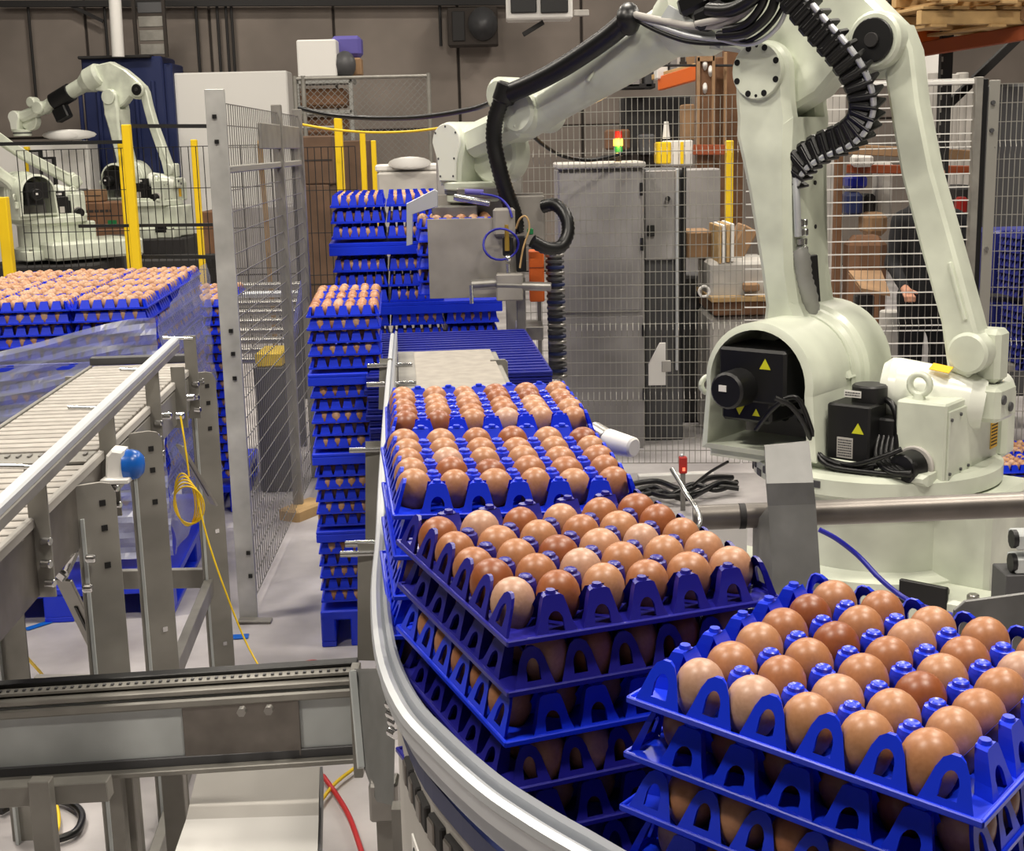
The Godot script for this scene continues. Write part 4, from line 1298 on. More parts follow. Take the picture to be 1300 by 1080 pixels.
	la.prism([Vector2(-0.61, 2.02), Vector2(-0.615, 1.95), Vector2(-0.585, 1.84), Vector2(-0.55, 1.7), Vector2(-0.52, 1.55), Vector2(-0.486, 1.38), Vector2(-0.46, 1.22), Vector2(-0.47, 1.13), Vector2(-0.52, 1.05), Vector2(-0.55, 0.93), Vector2(-0.40, 0.82), Vector2(-0.22, 0.80), Vector2(-0.06, 0.93), Vector2(-0.09, 1.0), Vector2(-0.18, 1.09), Vector2(-0.26, 1.15), Vector2(-0.305, 1.24), Vector2(-0.33, 1.38), Vector2(-0.34, 1.55), Vector2(-0.345, 1.7), Vector2(-0.35, 1.85), Vector2(-0.345, 2.02)], Vector3.ZERO, Vector3.RIGHT, Vector3.UP, -0.19, 0.188, 0.03, 50.0)
	part(la, "lower_arm", C, r)
	for sd in [1, -1]:
		var ck := mb(RL)
		var pl := arc(Vector2(J3.x, J3.y), 0.128, -5, 185, 16)
		pl.append_array([Vector2(-0.62, 2.1), Vector2(-0.612, 2.02), Vector2(-0.615, 1.95), Vector2(-0.585, 1.84), Vector2(-0.55, 1.7), Vector2(-0.52, 1.55), Vector2(-0.486, 1.38), Vector2(-0.46, 1.22), Vector2(-0.30, 1.22), Vector2(-0.33, 1.38), Vector2(-0.34, 1.55), Vector2(-0.345, 1.7), Vector2(-0.35, 1.85), Vector2(-0.347, 2.02), Vector2(-0.36, 2.1)])
		ck.prism(pl, Vector3.ZERO, Vector3.RIGHT, Vector3.UP, 0.085 if sd == 1 else -0.191, 0.1885 if sd == 1 else -0.10, 0.03, 40.0)
		part(ck, "arm_cheek", C, r)
	part(mb(RL).cyl(J3 + Z * 0.18, J3 + Z * 0.212, 0.118, -1, 32, 0.004), "hub_cover", C, r)
	if full:
		var hb := mb(RL)
		for i in 8:
			var a := TAU * (i + 0.5) / 8.0
			var q := J3 + v(cos(a), sin(a), 0) * 0.100 + Z * 0.2115
			hb.cyl(q, q + Z * 0.002, 0.0135, -1, 12)
		for a in [PI / 2, -PI / 2]:
			var q: Vector3 = J3 + v(cos(a), sin(a), 0) * 0.102 + Z * 0.2115
			hb.cyl(q, q + Z * 0.002, 0.007, -1, 8)
		part(hb, "hub_screw_holes", M.black, r, "ring of dark screw holes")
		part(mb(RL).box(v(-0.318, 1.28, 0.02), v(0.03, 0.30, 0.115), 0.004, Basis(Vector3.BACK, 0.10)), "slot", M.black, r, "dark slot in the back of the arm")
		for q in [v(-0.343, 1.84, 0.0), v(-0.343, 1.74, -0.04), v(-0.343, 1.55, -0.05), v(-0.338, 1.42, 0.1), v(-0.35, 1.50, 0.12)]:
			part(mb(RL).cyl(q, q + v(0.006, 0, 0), 0.010, -1, 8), "screw", M.black, r)
	# rear link with its knuckles
	var Lp := v(0.0, 2.31, 0)
	var lk := mb(RK)
	lk.prism([Vector2(0.02, 2.18), Vector2(0.06, 1.98), Vector2(0.105, 1.78), Vector2(0.2, 1.48), Vector2(0.30, 1.18), Vector2(0.335, 0.99), Vector2(0.42, 0.965), Vector2(0.475, 1.03), Vector2(0.468, 1.10), Vector2(0.43, 1.22), Vector2(0.33, 1.52), Vector2(0.235, 1.80), Vector2(0.17, 2.06), Vector2(0.135, 2.27), Vector2(0.09, 2.37), Vector2(0.02, 2.38)], Vector3.ZERO, Vector3.RIGHT, Vector3.UP, -0.05, 0.085, 0.014, 40.0)
	part(lk, "rear_link", C, r)
	part(mb(RK).cyl(K + Z * -0.13, K + Z * 0.10, 0.085, -1, 24, 0.012), "link_knuckle", C, r)
	part(mb(RK).box(K + v(0.03, -0.02, -0.05), v(0.14, 0.22, 0.12), 0.02), "knuckle_block", C, r)
	part(mb(RK).bar(v(0.33, 1.43, 0.088), v(0.405, 1.20, 0.088), 0.02, 0.012, 0.003), "stiffening_rib", C, r)
	part(mb(RU).cyl(Lp + Z * 0.06, Lp + Z * 0.15, 0.115, -1, 28, 0.012), "bearing_boss", C, r)
	part(mb(RU).cyl(Lp + Z * 0.148, Lp + Z * 0.162, 0.088, -1, 28, 0.004), "bearing_cap", M.black, r, "round black bearing cap")
	part(mb(RU).cyl(Lp + Z * 0.16, Lp + Z * 0.172, 0.03, -1, 16, 0.003), "cap_hub", M.dark, r)
	# upper arm casting and forearm
	var ua := mb(RU)
	ua.prism([Vector2(-1.024, 2.408), Vector2(-0.92, 2.347), Vector2(-0.677, 2.305), Vector2(-0.552, 2.259), Vector2(-0.58, 2.08), Vector2(-0.53, 2.02), Vector2(-0.46, 2.01), Vector2(-0.39, 2.05), Vector2(-0.276, 2.109), Vector2(-0.182, 2.207), Vector2(-0.1, 2.171), Vector2(-0.006, 2.16), Vector2(0.071, 2.194), Vector2(0.118, 2.276), Vector2(0.064, 2.371), Vector2(-0.058, 2.487), Vector2(-0.235, 2.626), Vector2(-0.492, 2.761), Vector2(-0.8, 2.713), Vector2(-1.003, 2.6)], Vector3.ZERO, Vector3.RIGHT, Vector3.UP, -0.085, 0.085, 0.02, 50.0)
	part(ua, "upper_arm", C, r)
	var f0 := v(-0.84, 2.525, 0)
	var f1 := v(-1.069, 2.43, 0)
	var f2 := v(-1.905, 2.061, 0)
	var ax := (f2 - f0).normalized()
	part(mb(RU).lathe([Vector2(0, -0.15), Vector2(0.17, -0.15), Vector2(0.2, -0.10), Vector2(0.2, 0.10), Vector2(0.165, 0.17), Vector2(0.135, 0.24), Vector2(0, 0.24)], f0, ax, 32), "arm_drum", C, r)
	var fl := f0.distance_to(f2)
	part(mb(RU).lathe([Vector2(0, 0.2), Vector2(0.125, 0.2), Vector2(0.118, 0.5), Vector2(0.095, fl - 0.15), Vector2(0.098, fl - 0.1), Vector2(0.098, fl), Vector2(0, fl)], f0, ax, 28), "forearm", C, r)
	if not full:
		part(mb(RU).lathe([Vector2(0.125, 0.5), Vector2(0.145, 0.51), Vector2(0.14, 0.88), Vector2(0.12, 0.89)], f0, ax, 24), "forearm_band", M.black, r, "black band round the forearm")
		part(mb(RU).box(f0 + ax * 0.72 + v(0, -0.25, 0.0), v(0.26, 0.22, 0.16), 0.02, Basis(Vector3.BACK, 0.4)), "valve_box", M.black, r, "black box below the forearm")
	for k in [0.62, 1.12]:
		part(mb(RU).bar(f0 + ax * k + v(0.02, 0.10, 0.03), f0 + ax * k + v(-0.05, -0.06, 0.115), 0.06, 0.012, 0.003), "hose_clip", C, r)
	# wrist
	var wc := v(-2.345, 1.921, 0)
	part(mb(RU).cyl(f2 + v(0.02, 0.03, -0.16), f2 + v(0.02, 0.03, 0.13), 0.105, -1, 28, 0.014), "wrist_knuckle", C, r)
	part(mb(RU).cyl(f2 + v(-0.11, 0.12, -0.06), f2 + v(-0.11, 0.12, 0.12), 0.085, -1, 26, 0.02), "wrist_boss", C, r)
	part(mb(RU).bar(f2, wc + v(0.06, 0.02, 0), 0.22, 0.17, 0.05), "wrist_neck", C, r)
	part(mb(RU).cyl(wc + v(0.20, -0.03, -0.12), wc + v(0.20, -0.03, 0.02), 0.155, -1, 30, 0.014), "wrist_disc", C, r)
	var pear := arc(Vector2(0, 0.03), 0.105, 0, 180, 14)
	pear.append_array([Vector2(-0.082, -0.06), Vector2(-0.07, -0.19), Vector2(0.07, -0.19), Vector2(0.082, -0.06)])
	part(mb(RU).prism(pear, wc, Vector3.RIGHT, Vector3.UP, -0.15, 0.13, 0.015), "wrist_body", C, r)
	var cov := arc(Vector2(0, 0.03), 0.098, 0, 180, 14)
	cov.append_array([Vector2(-0.066, -0.06), Vector2(-0.058, -0.165), Vector2(0.058, -0.165), Vector2(0.066, -0.06)])
	part(mb(RU).prism(cov, wc, Vector3.RIGHT, Vector3.UP, 0.128, 0.146, 0.005), "wrist_cover", M.cream_white, r, "pale wrist cover plate")
	if full:
		var ws := mb(RU)
		for q in [Vector2(-0.07, 0.08), Vector2(0.07, 0.08), Vector2(0.0, 0.112), Vector2(-0.045, -0.14), Vector2(0.045, -0.14), Vector2(0.055, -0.05), Vector2(-0.055, -0.05)]:
			ws.cyl(wc + v(q.x, q.y, 0.1455), wc + v(q.x, q.y, 0.148), 0.006, -1, 8)
		part(ws, "cover_screws", M.cabinet_dark, r, "small dark cover screws")
	part(mb(RU).cyl(wc + v(0.05, -0.17, 0), wc + v(0.05, -0.215, 0), 0.155, -1, 28, 0.008), "wrist_flange", C, r)
	part(mb(RU).cyl(wc + v(0.05, -0.215, 0), wc + v(0.05, -0.232, 0), 0.15, -1, 28), "flange_gap", M.cabinet_dark, r, "dark bolted gap ring")
	part(mb(RU).cyl(wc + v(0.05, -0.232, 0), wc + v(0.05, -0.275, 0), 0.145, -1, 28, 0.006), "tool_flange", C, r)
	# balancing cylinder and its end block
	var c0 := v(0.067, 0.903, 0.12)
	var c1 := v(0.458, 0.847, -0.02)
	var wx := (c1 - c0).normalized()
	part(mb(R).lathe([Vector2(0, 0), Vector2(0.10, 0), Vector2(0.128, 0.03), Vector2(0.132, 0.06), Vector2(0.122, c0.distance_to(c1) - 0.06), Vector2(0.105, c0.distance_to(c1)), Vector2(0, c0.distance_to(c1))], c0, wx, 32), "balance_cylinder", M.cream_white, r, "glossy white cylinder")
	part(mb(R).box(c1 + v(0.03, 0.01, -0.02), v(0.12, 0.15, 0.2), 0.02), "cylinder_clevis", C, r)
	for s in [-1, 1]:
		part(mb(R).cyl(c1 + v(0.06, 0.02 * s + 0.01, 0.04 * s), c1 + v(0.10, 0.02 * s + 0.01, 0.04 * s), 0.02, -1, 12, 0.003), "clevis_bolt", M.cabinet_dark, r)
	# arm motor on the deck
	var m2 := v(0.049, 0.613, 0.3)
	part(mb(R).box(m2 + v(0, 0.13, 0.0), v(0.19, 0.24, 0.16), 0.008), "arm_motor", M.black, r, "black motor on the turret")
	part(mb(R).box(m2 + v(0.02, 0.10, -0.06), v(0.29, 0.18, 0.10), 0.008), "motor_flange", M.black, r)
	part(mb(R).cyl(m2 + v(0.03, 0.24, -0.05), m2 + v(0.03, 0.32, -0.05), 0.072, -1, 20, 0.008), "motor_top", M.black, r)
	part(mb(R).box(m2 + v(-0.01, 0.285, 0.022), v(0.075, 0.028, 0.004)), "motor_label", M.white, r, "white label strip")
	part(mb(R).box(m2 + v(-0.01, 0.07, 0.0815), v(0.07, 0.085, 0.003)), "rating_plate", M.offwhite, r, "grey rating plate")
	if full:
		var tl2 := mb(R)
		tri_label(tl2, m2 + v(0.045, 0.155, 0.0805), Vector3.RIGHT, 0.026)
		part(tl2, "warning_label", M.lime_label, r, "yellow warning triangle")
		var tx := mb(R)
		lettering(tx, m2 + v(-0.01, 0.07, 0.0835), Vector3.RIGHT, 0.06, 0.075, 7)
		var tz := mb(R)
		lettering(tz, m2 + v(-0.01, 0.285, 0.0245), Vector3.RIGHT, 0.065, 0.02, 2, 5)
		part(tz, "label_print", M.cabinet_dark, r)
		part(tx, "plate_print", M.cabinet_dark, r, "small dark printing")
	# control box: corner towards the viewer
	var kc := v(0.429, 0.724, 0.3)
	var bw2 := 0.21
	var bd := 0.55
	part(mb(R).box(kc + v(-bw2 / 2, 0, -bd / 2), v(bw2, 0.33, bd), 0.008), "control_box", C, r)
	part(mb(R).box(kc + v(0.004, -0.01, -bd / 2), v(0.010, 0.29, bd - 0.03), 0.003), "box_door", C, r)
	for q in [v(0.006, 0.1, -0.03), v(0.006, 0.11, -0.12), v(0.006, 0.11, -0.2), v(0.006, -0.12, -0.03), v(0.006, -0.12, -0.14), v(0.006, -0.12, -0.22)]:
		part(mb(R).cyl(kc + q, kc + q + v(0.01, 0, 0), 0.007, -1, 8), "door_screw", M.cabinet_dark, r)
	part(mb(R).box(kc + v(0.0105, -0.03, -bd + 0.055), v(0.003, 0.135, 0.075)), "warning_plate", M.yellow_label, r, "yellow warning label with small print")
	part(mb(R).box(kc + v(0.0105, 0.07, -bd + 0.055), v(0.003, 0.05, 0.075)), "grey_plate", M.grey_paint, r, "grey label plate")
	if full:
		var tx2 := mb(R)
		lettering(tx2, kc + v(0.012, -0.04, -bd + 0.055), Vector3.FORWARD, 0.066, 0.1, 7, 8)
		var tx3 := mb(R)
		lettering(tx3, kc + v(0.012, 0.07, -bd + 0.055), Vector3.FORWARD, 0.066, 0.04, 2, 9)
		part(tx3, "plate_print", M.dark, r)
		part(tx2, "label_print", M.dark, r, "dark label printing")
	part(mb(R).cyl(kc + v(-0.12, -0.095, 0.0), kc + v(-0.12, -0.095, 0.02), 0.082, -1, 24, 0.004), "socket_ring", M.offwhite, r)
	part(mb(R).cyl(kc + v(-0.12, -0.095, 0.015), kc + v(-0.135, -0.095, 0.10), 0.07, 0.062, 22, 0.006), "connector", M.rubber, r, "black round connector")
	part(mb(R).ring(kc + v(-0.14, 0.225, -0.06), Z, 0.042, 0.014, 22), "lifting_eye", C, r)
	part(mb(R).cyl(kc + v(-0.14, 0.16, -0.06), kc + v(-0.14, 0.19, -0.06), 0.028, 0.02, 14), "eye_stem", C, r)
	part(mb(R).ring(v(-0.625, 0.88, 0.36), v(0.8, 0, 0.6), 0.036, 0.013, 22), "lifting_eye", C, r)
	part(mb(R).box(v(-0.6, 0.77, 0.36), v(0.05, 0.10, 0.06), 0.012), "eye_stem", C, r)
	# rear bracket beside the box
	part(mb(R).box(kc + v(-0.05, -0.01, -bd - 0.09), v(0.16, 0.30, 0.12), 0.02), "rear_bracket", C, r)
	part(mb(R).cyl(kc + v(-0.05, 0.13, -bd - 0.14), kc + v(-0.05, 0.13, -bd - 0.04), 0.075, -1, 22, 0.01), "bracket_roller", M.cream_white, r)
	return r

func robot_main() -> void:
	var at := v(1.58, 0, -5.75)
	var R := Transform3D(Basis(Vector3.UP, -0.70), at)
	var r := make_robot("palletizing_robot", "large pale green palletizing robot standing behind the guard tube", at, -0.70, 0.0, true)
	var yl := v(0.276, 1.002, 0.12)
	part(mb(R).box(yl + v(0.05, 0.0, 0.0), v(0.085, 0.003, 0.045), 0.0, Basis(Vector3.BACK, -0.12) * Basis(Vector3.RIGHT, 0.45)), "caution_label", M.yellow_label, r, "yellow caution label")
	# cable chain hanging behind the arm, link by link
	var cp := smooth([v(-0.337, 2.601, 0.34), v(-0.239, 2.472, 0.34), v(-0.145, 2.362, 0.33), v(-0.057, 2.261, 0.31), v(0, 2.163, 0.27), v(0.013, 2.065, 0.22), v(-0.024, 1.986, 0.18), v(-0.103, 1.934, 0.15), v(-0.219, 1.895, 0.13), v(-0.321, 1.834, 0.12), v(-0.381, 1.745, 0.11)], 5)
	var k := 0
	while k + 2 < cp.size():
		var a: Vector3 = cp[k]
		var b: Vector3 = cp[k + 2]
		var d := (b - a).normalized()
		var side := d.cross(Vector3.BACK).normalized()
		var bs := Basis(side, d.cross(side), d)
		var ln := mb(R)
		ln.box((a + b) / 2.0 + side * 0.012, v(0.10, 0.085, a.distance_to(b) * 1.03), 0.012, bs)
		ln.box((a + b) / 2.0 - side * 0.012, v(0.110, 0.090, a.distance_to(b) * 0.36), 0.008, bs)
		part(ln, "chain_link", M.rubber, r)
		k += 2
	for j in 1:
		var hp := []
		for i in cp.size():
			var d: Vector3 = (cp[mini(i + 1, cp.size() - 1)] - cp[maxi(i - 1, 0)]).normalized()
			var sd := d.cross(Vector3.BACK).normalized()
			hp.append(cp[i] - sd * 0.046 + v(0, 0, 0.03))
		part(mb(R).tube(hp, 0.013, 6), "air_hose", M.alu if j == 0 else M.offwhite, r, "pale hose held in the chain")
	part(mb(R).bar(v(-0.385, 1.745, 0.11), v(-0.366, 1.551, 0.11), 0.02, 0.06, 0.003), "chain_bracket", M.steel, r)
	part(mb(R).tube(smooth([v(-0.339, 1.769, 0.14), v(-0.324, 1.654, 0.15), v(-0.322, 1.52, 0.14)]), 0.016, 8), "hose_end", M.alu, r)
	for q in [[278, 0.030], [290, 0.034], [302, 0.03], [312, 0.034]]:
		var c := v(-0.333, 1.551, 0.1) + v(0.002, (290.0 - q[0]) * 0.0034, 0)
		part(mb(R).cyl(c, c + v(0, -0.03, 0), q[1], -1, 14, 0.004), "coupling", M.chrome, r)
	part(mb(R).tube(smooth([v(-0.328, 1.458, 0.12), v(-0.312, 1.418, 0.12), v(-0.308, 1.343, 0.11), v(-0.289, 1.275, 0.1), v(-0.288, 1.189, 0.07)], 5), 0.042, 10, 0.12), "grey_sleeve", M.grey_sleeve, r, "wrapped grey hose sleeve")
	# cables round the shoulder
	for s in [[v(-0.165, 0.905, 0.6), v(-0.115, 0.871, 0.56), v(-0.081, 0.783, 0.5), v(-0.07, 0.664, 0.42), v(0.016, 0.622, 0.42), v(0.145, 0.622, 0.4), v(0.261, 0.652, 0.36), v(0.351, 0.656, 0.4)], [v(-0.307, 0.74, 0.5), v(-0.194, 0.859, 0.54), v(-0.109, 0.898, 0.52), v(-0.073, 0.76, 0.46), v(-0.055, 0.639, 0.42), v(0.069, 0.599, 0.42), v(0.179, 0.62, 0.4)], [v(-0.066, 0.634, 0.4), v(0.086, 0.624, 0.42), v(0.221, 0.675, 0.42), v(0.293, 0.713, 0.4)], [v(-0.093, 0.701, 0.42), v(-0.009, 0.616, 0.44), v(0.189, 0.606, 0.42), v(0.346, 0.611, 0.4)]]:
		part(mb(R).tube(smooth(s, 5), 0.011, 7), "cable", M.rubber, r)
	for j in 4:
		part(mb(R).tube(smooth([v(0.134, 0.763, 0.24) + v(0.02 * j, 0, 0), v(0.166, 0.673, 0.36) + v(0.022 * j, -0.01, 0), v(0.256, 0.621, 0.42) + v(0.022 * j, 0, 0.0), v(0.348, 0.628, 0.42)], 5), 0.012, 7), "motor_cable", M.rubber, r)
	part(mb(R).tube(smooth([v(0.093, 0.874, 0.22), v(0.181, 0.863, 0.26), v(0.22, 0.779, 0.28), v(0.223, 0.685, 0.3)], 5), 0.014, 7), "motor_cable", M.rubber, r)
	# hose bundle over the upper arm
	var n := 0
	for s in [[v(-1.163, 2.49, 0.16), v(-1.021, 2.444, 0.2), v(-0.83, 2.382, 0.24), v(-0.678, 2.352, 0.26), v(-0.532, 2.348, 0.28), v(-0.41, 2.401, 0.3), v(-0.34, 2.498, 0.3), v(-0.306, 2.601, 0.3)], [v(-1.156, 2.482, 0.17), v(-1.012, 2.416, 0.2), v(-0.83, 2.356, 0.24), v(-0.659, 2.334, 0.26), v(-0.495, 2.333, 0.28), v(-0.374, 2.392, 0.3), v(-0.304, 2.495, 0.3), v(-0.278, 2.598, 0.3)], [v(-1.149, 2.495, 0.18), v(-0.965, 2.452, 0.22), v(-0.777, 2.414, 0.26), v(-0.597, 2.408, 0.3), v(-0.473, 2.455, 0.32), v(-0.409, 2.548, 0.32)], [v(-0.736, 2.418, 0.3), v(-0.585, 2.432, 0.32), v(-0.48, 2.466, 0.34), v(-0.419, 2.529, 0.34)], [v(-0.627, 2.363, 0.3), v(-0.472, 2.367, 0.32), v(-0.359, 2.435, 0.34), v(-0.325, 2.539, 0.34)], [v(-0.591, 2.382, 0.31), v(-0.474, 2.398, 0.33), v(-0.39, 2.468, 0.35), v(-0.367, 2.558, 0.35)], [v(-0.674, 2.471, 0.3), v(-0.536, 2.458, 0.34), v(-0.414, 2.5, 0.36), v(-0.343, 2.57, 0.36)], [v(-0.628, 2.347, 0.28), v(-0.476, 2.319, 0.28), v(-0.345, 2.378, 0.3), v(-0.29, 2.493, 0.3)]]:
		part(mb(R).tube(smooth(s, 6), [0.012, 0.010, 0.016, 0.015, 0.02, 0.018, 0.03, 0.01][n], 8), "bundle_hose", [M.alu, M.rubber, M.offwhite, M.offwhite, M.rubber, M.rubber, M.rubber, M.alu][n], r)
		n += 1
	for q in [v(-0.783, 2.517, 0.22), v(-0.615, 2.534, 0.24), v(-0.679, 2.448, 0.26)]:
		part(mb(R).box(q, v(0.16, 0.09, 0.10), 0.02, Basis(Vector3.BACK, 0.3)), "hose_clamp_block", M.rubber, r)
	part(mb(R).prism([Vector2(-0.16, 0.03), Vector2(0.14, -0.12), Vector2(0.16, -0.08), Vector2(-0.12, 0.08)], v(-0.803, 2.434, 0.22), Vector3.RIGHT, Vector3.UP, -0.01, 0.01), "hose_bracket", M.grey_paint, r)
	# main corrugated hose: along the forearm, then down to the gripper
	part(mb(R).ball(v(-1.177, 2.477, 0.17), v(0.055, 0.075, 0.06)), "hose_collar", M.rubber, r)
	part(mb(R).tube(smooth([v(-1.169, 2.483, 0.17), v(-1.301, 2.403, 0.17), v(-1.531, 2.296, 0.17), v(-1.723, 2.226, 0.17), v(-1.873, 2.184, 0.17), v(-1.946, 2.145, 0.18)], 5), 0.048, 12), "forearm_hose", M.rubber, r, "thick black hose along the forearm")
	part(mb(R).tube(smooth([v(-1.926, 2.16, 0.18), v(-1.966, 2.063, 0.19), v(-1.98, 1.949, 0.19), v(-1.957, 1.814, 0.18), v(-1.94, 1.697, 0.15), v(-1.93, 1.597, 0.11), v(-1.924, 1.508, 0.07)], 12), 0.043, 12, 0.10), "drop_hose", M.rubber, r, "ribbed black hose dropping to the gripper")
	part(mb(R).cyl(v(-1.892, 2.226, 0.17), v(-1.926, 2.137, 0.18), 0.056, -1, 14, 0.008), "hose_cuff", M.rubber, r)

func gripper() -> void:
	var t := thing("tray_gripper", "grey plate tray gripper with air cylinders hanging from the robot wrist", "gripper", v(-0.18, 1.475, -7.054))
	part(mb().box(v(-0.177, 1.389, -6.724), v(0.431, 0.39, 0.008), 0.002), "front_plate", M.plate_grey, t)
	part(mb().box(v(-0.094, 1.575, -7.185), v(0.569, 0.22, 0.01), 0.002), "rear_plate", M.plate_grey, t)
	part(mb().box(v(-0.266, 1.606, -7.1), v(0.231, 0.055, 0.3), 0.004), "top_beam", M.steel, t)
	part(mb().box(v(0.117, 1.556, -6.915), v(0.147, 0.251, 0.03), 0.008), "side_plate", M.plate_grey, t)
	part(mb().box(v(-0.015, 1.563, -6.715), v(0.108, 0.137, 0.05), 0.012), "folded_guard", M.plate_grey, t)
	part(mb().prism([Vector2(-0.507, 1.449), Vector2(-0.499, 1.659), Vector2(-0.356, 1.726), Vector2(-0.341, 1.714), Vector2(-0.343, 1.640), Vector2(-0.470, 1.604), Vector2(-0.476, 1.456)], Vector3.ZERO, Vector3.RIGHT, Vector3.UP, -6.86, -6.83, 0.003), "claw", M.alu, t, "white angled claw plate")
	part(mb().box(v(-0.132, 1.697, -7.075), v(0.239, 0.055, 0.25), 0.006), "mount_plate", M.steel, t)
	part(mb().cyl(v(-0.262, 1.686, -6.8), v(-0.083, 1.651, -6.8), 0.016, -1, 12, 0.003), "air_cylinder", M.chrome, t)
	part(mb().cyl(v(-0.208, 1.71, -6.85), v(-0.114, 1.704, -6.85), 0.014, -1, 12, 0.003), "valve", M.lilac, t)
	part(mb().cyl(v(-0.184, 1.267, -6.62), v(-0.022, 1.274, -6.62), 0.026, -1, 14, 0.004), "air_cylinder", M.steel, t)
	part(mb().cyl(v(-0.061, 1.266, -6.6), v(0.207, 1.252, -6.6), 0.022, -1, 14, 0.004), "air_cylinder", M.steel, t)
	part(mb().box(v(0.004, 1.255, -6.625), v(0.13, 0.13, 0.09), 0.006), "cylinder_block", M.plate_grey, t)
	part(mb().box(v(0.059, 1.126, -6.665), v(0.046, 0.342, 0.05), 0.004), "slide_bar", M.steel, t)
	part(mb().cyl(v(-0.183, 1.269, -6.6), v(-0.182, 1.18, -6.6), 0.010, -1, 10), "finger_rod", M.chrome, t)
	part(mb().ball(v(0, 1.392, -6.62), v(0.018, 0.02, 0.018)), "pressure_gauge", M.chrome, t)
	part(mb().cyl(v(-0.001, 1.366, -6.62), v(0.001, 1.278, -6.62), 0.012, -1, 10), "valve_stem", M.chrome, t)
	part(mb().cyl(v(-0.004, 1.555, -6.62), v(-0.003, 1.43, -6.62), 0.010, 0.013, 10), "valve_body", M.brass, t, "brass coloured valve")
	part(mb().box(v(0.001, 1.451, -6.64), v(0.053, 0.095, 0.04), 0.006), "valve_block", M.black, t)
	part(mb().box(v(0.064, 1.408, -6.69), v(0.05, 0.172, 0.06), 0.006), "cable_clump", M.black, t)
	part(mb().box(v(0.11, 1.519, -6.635), v(0.03, 0.03, 0.03), 0.004), "clip", M.green, t, "bright green clip")
	var lp := []
	for i in 21:
		var a := TAU * i / 20.0
		lp.append(v(-0.033, 1.463, -6.6) + v(cos(a) * 0.085, sin(a) * 0.075, 0.02 * sin(a * 2)))
	part(mb().tube(lp, 0.006, 6), "blue_loop", M.blue_cable, t, "loop of dark blue air tube")
	part(mb().tube(smooth([v(-0.129, 1.699, -6.8), v(-0.043, 1.683, -6.75), v(0.006, 1.638, -6.7), v(0.024, 1.586, -6.68)]), 0.006, 6), "air_tube", M.blue_cable, t)
	part(mb().tube(smooth([v(0.042, 1.534, -6.65), v(0.061, 1.58, -6.63), v(0.092, 1.591, -6.62), v(0.106, 1.534, -6.62), v(0.074, 1.44, -6.62), v(0.056, 1.345, -6.62)]), 0.005, 6), "wire", M.wood, t, "pale wire loop")
	part(mb().tube(smooth([v(0.183, 1.627, -6.86), v(0.241, 1.635, -6.82), v(0.288, 1.583, -6.76), v(0.297, 1.504, -6.72), v(0.259, 1.439, -6.68), v(0.189, 1.436, -6.64), v(0.12, 1.473, -6.62)], 8), 0.034, 12, 0.12), "ribbed_loop_hose", M.rubber, t, "looped ribbed black hose")
	# the stack it holds
	var o := v(-0.454, 1.54, -6.8)
	var bs := Basis(U, Vector3.UP, W)
	pallet_block(o, bs, 1, 1, 6, 0.0665, 1.3, "stack held in gripper", "trays in the gripper", {"left": true, "tall": 1.3})
	# orange box on a post behind
	var ob := thing("orange_box", "orange electrical box on a post behind the gripper hose", "box", v(0.154, 1.104, -7.59))
	part(mb().box(v(0.153, 1.233, -7.41), v(0.081, 0.276, 0.12), 0.006), "body", M.orange, ob)
	part(mb().box(v(0.154, 1.281, -7.35), v(0.081, 0.004, 0.01), 0.0), "seam", M.orange_dull, ob)
	var rs := thing("ribbed_column", "blue-grey ribbed hose column beside the orange box", "hose", v(0.244, 0.993, -7.567))
	for i in 22:
		var y := 322.0 + i * 7.0
		var c := v(0.253, 1.349, -7.4) + v(0.0015 * i * 0.3, -0.0315 * i, 0)
		part(mb().cyl(c, c + v(0, -0.018, 0), 0.052, -1, 14, 0.004), "ring", [M.steel, M.cabinet_dark, M.navy][i % 3], rs)
	part(mb().cyl(v(0.253, 1.349, -7.4), v(0.25, 0.664, -7.4), 0.04, -1, 12), "core", M.cabinet_dark, rs)
	solo(mb().box(v(0.106, 0.942, -7.35), v(0.147, 0.072, 0.3), 0.004).box(v(0.069, 0.648, -7.28), v(0.026, 0.607, 0.06), 0.002).box(v(0.166, 0.87, -7.475), v(0.022, 1.142, 0.05), 0.002), "machine_post", M.steel, "steel post and shelf of the machine behind the gripper", "post")

func far_robots() -> void:
	var a2 := v(-4.834, 0.826, -18.662)
	var r2 := make_robot("palletizing_robot", "distant pale green robot in front of the navy container, arm reaching left", v(a2.x, a2.y, a2.z), -0.30, 0.0, false, 0.84)
	var pm := mb()
	pm.box(v(a2.x, a2.y / 2, a2.z), v(1.1, a2.y, 1.1), 0.02)
	solo(pm, "robot_plinth", M.dark, "dark square plinth under the robot by the navy container", "plinth")
	var a1 := v(-5.207, 0.794, -15.592)
	var r1 := make_robot("palletizing_robot", "pale green robot at the left edge with its motor housing facing right", v(a1.x, a1.y, a1.z), 0.75, 0.75, false, 0.80)
	var pm1 := mb()
	pm1.box(v(a1.x, a1.y / 2 - 0.02, a1.z), v(1.3, a1.y - 0.04, 1.2), 0.02)
	solo(pm1, "robot_plinth", M.dark, "dark square plinth under the robot at the left edge", "plinth")
	var R1 := Transform3D(Basis(Vector3.UP, 0.75), v(a1.x, a1.y, a1.z))
	part(mb(R1).box(v(0.3, 0.1, 0.2), v(1.1, 0.2, 0.8), 0.03), "base_plate", M.cream, r1)

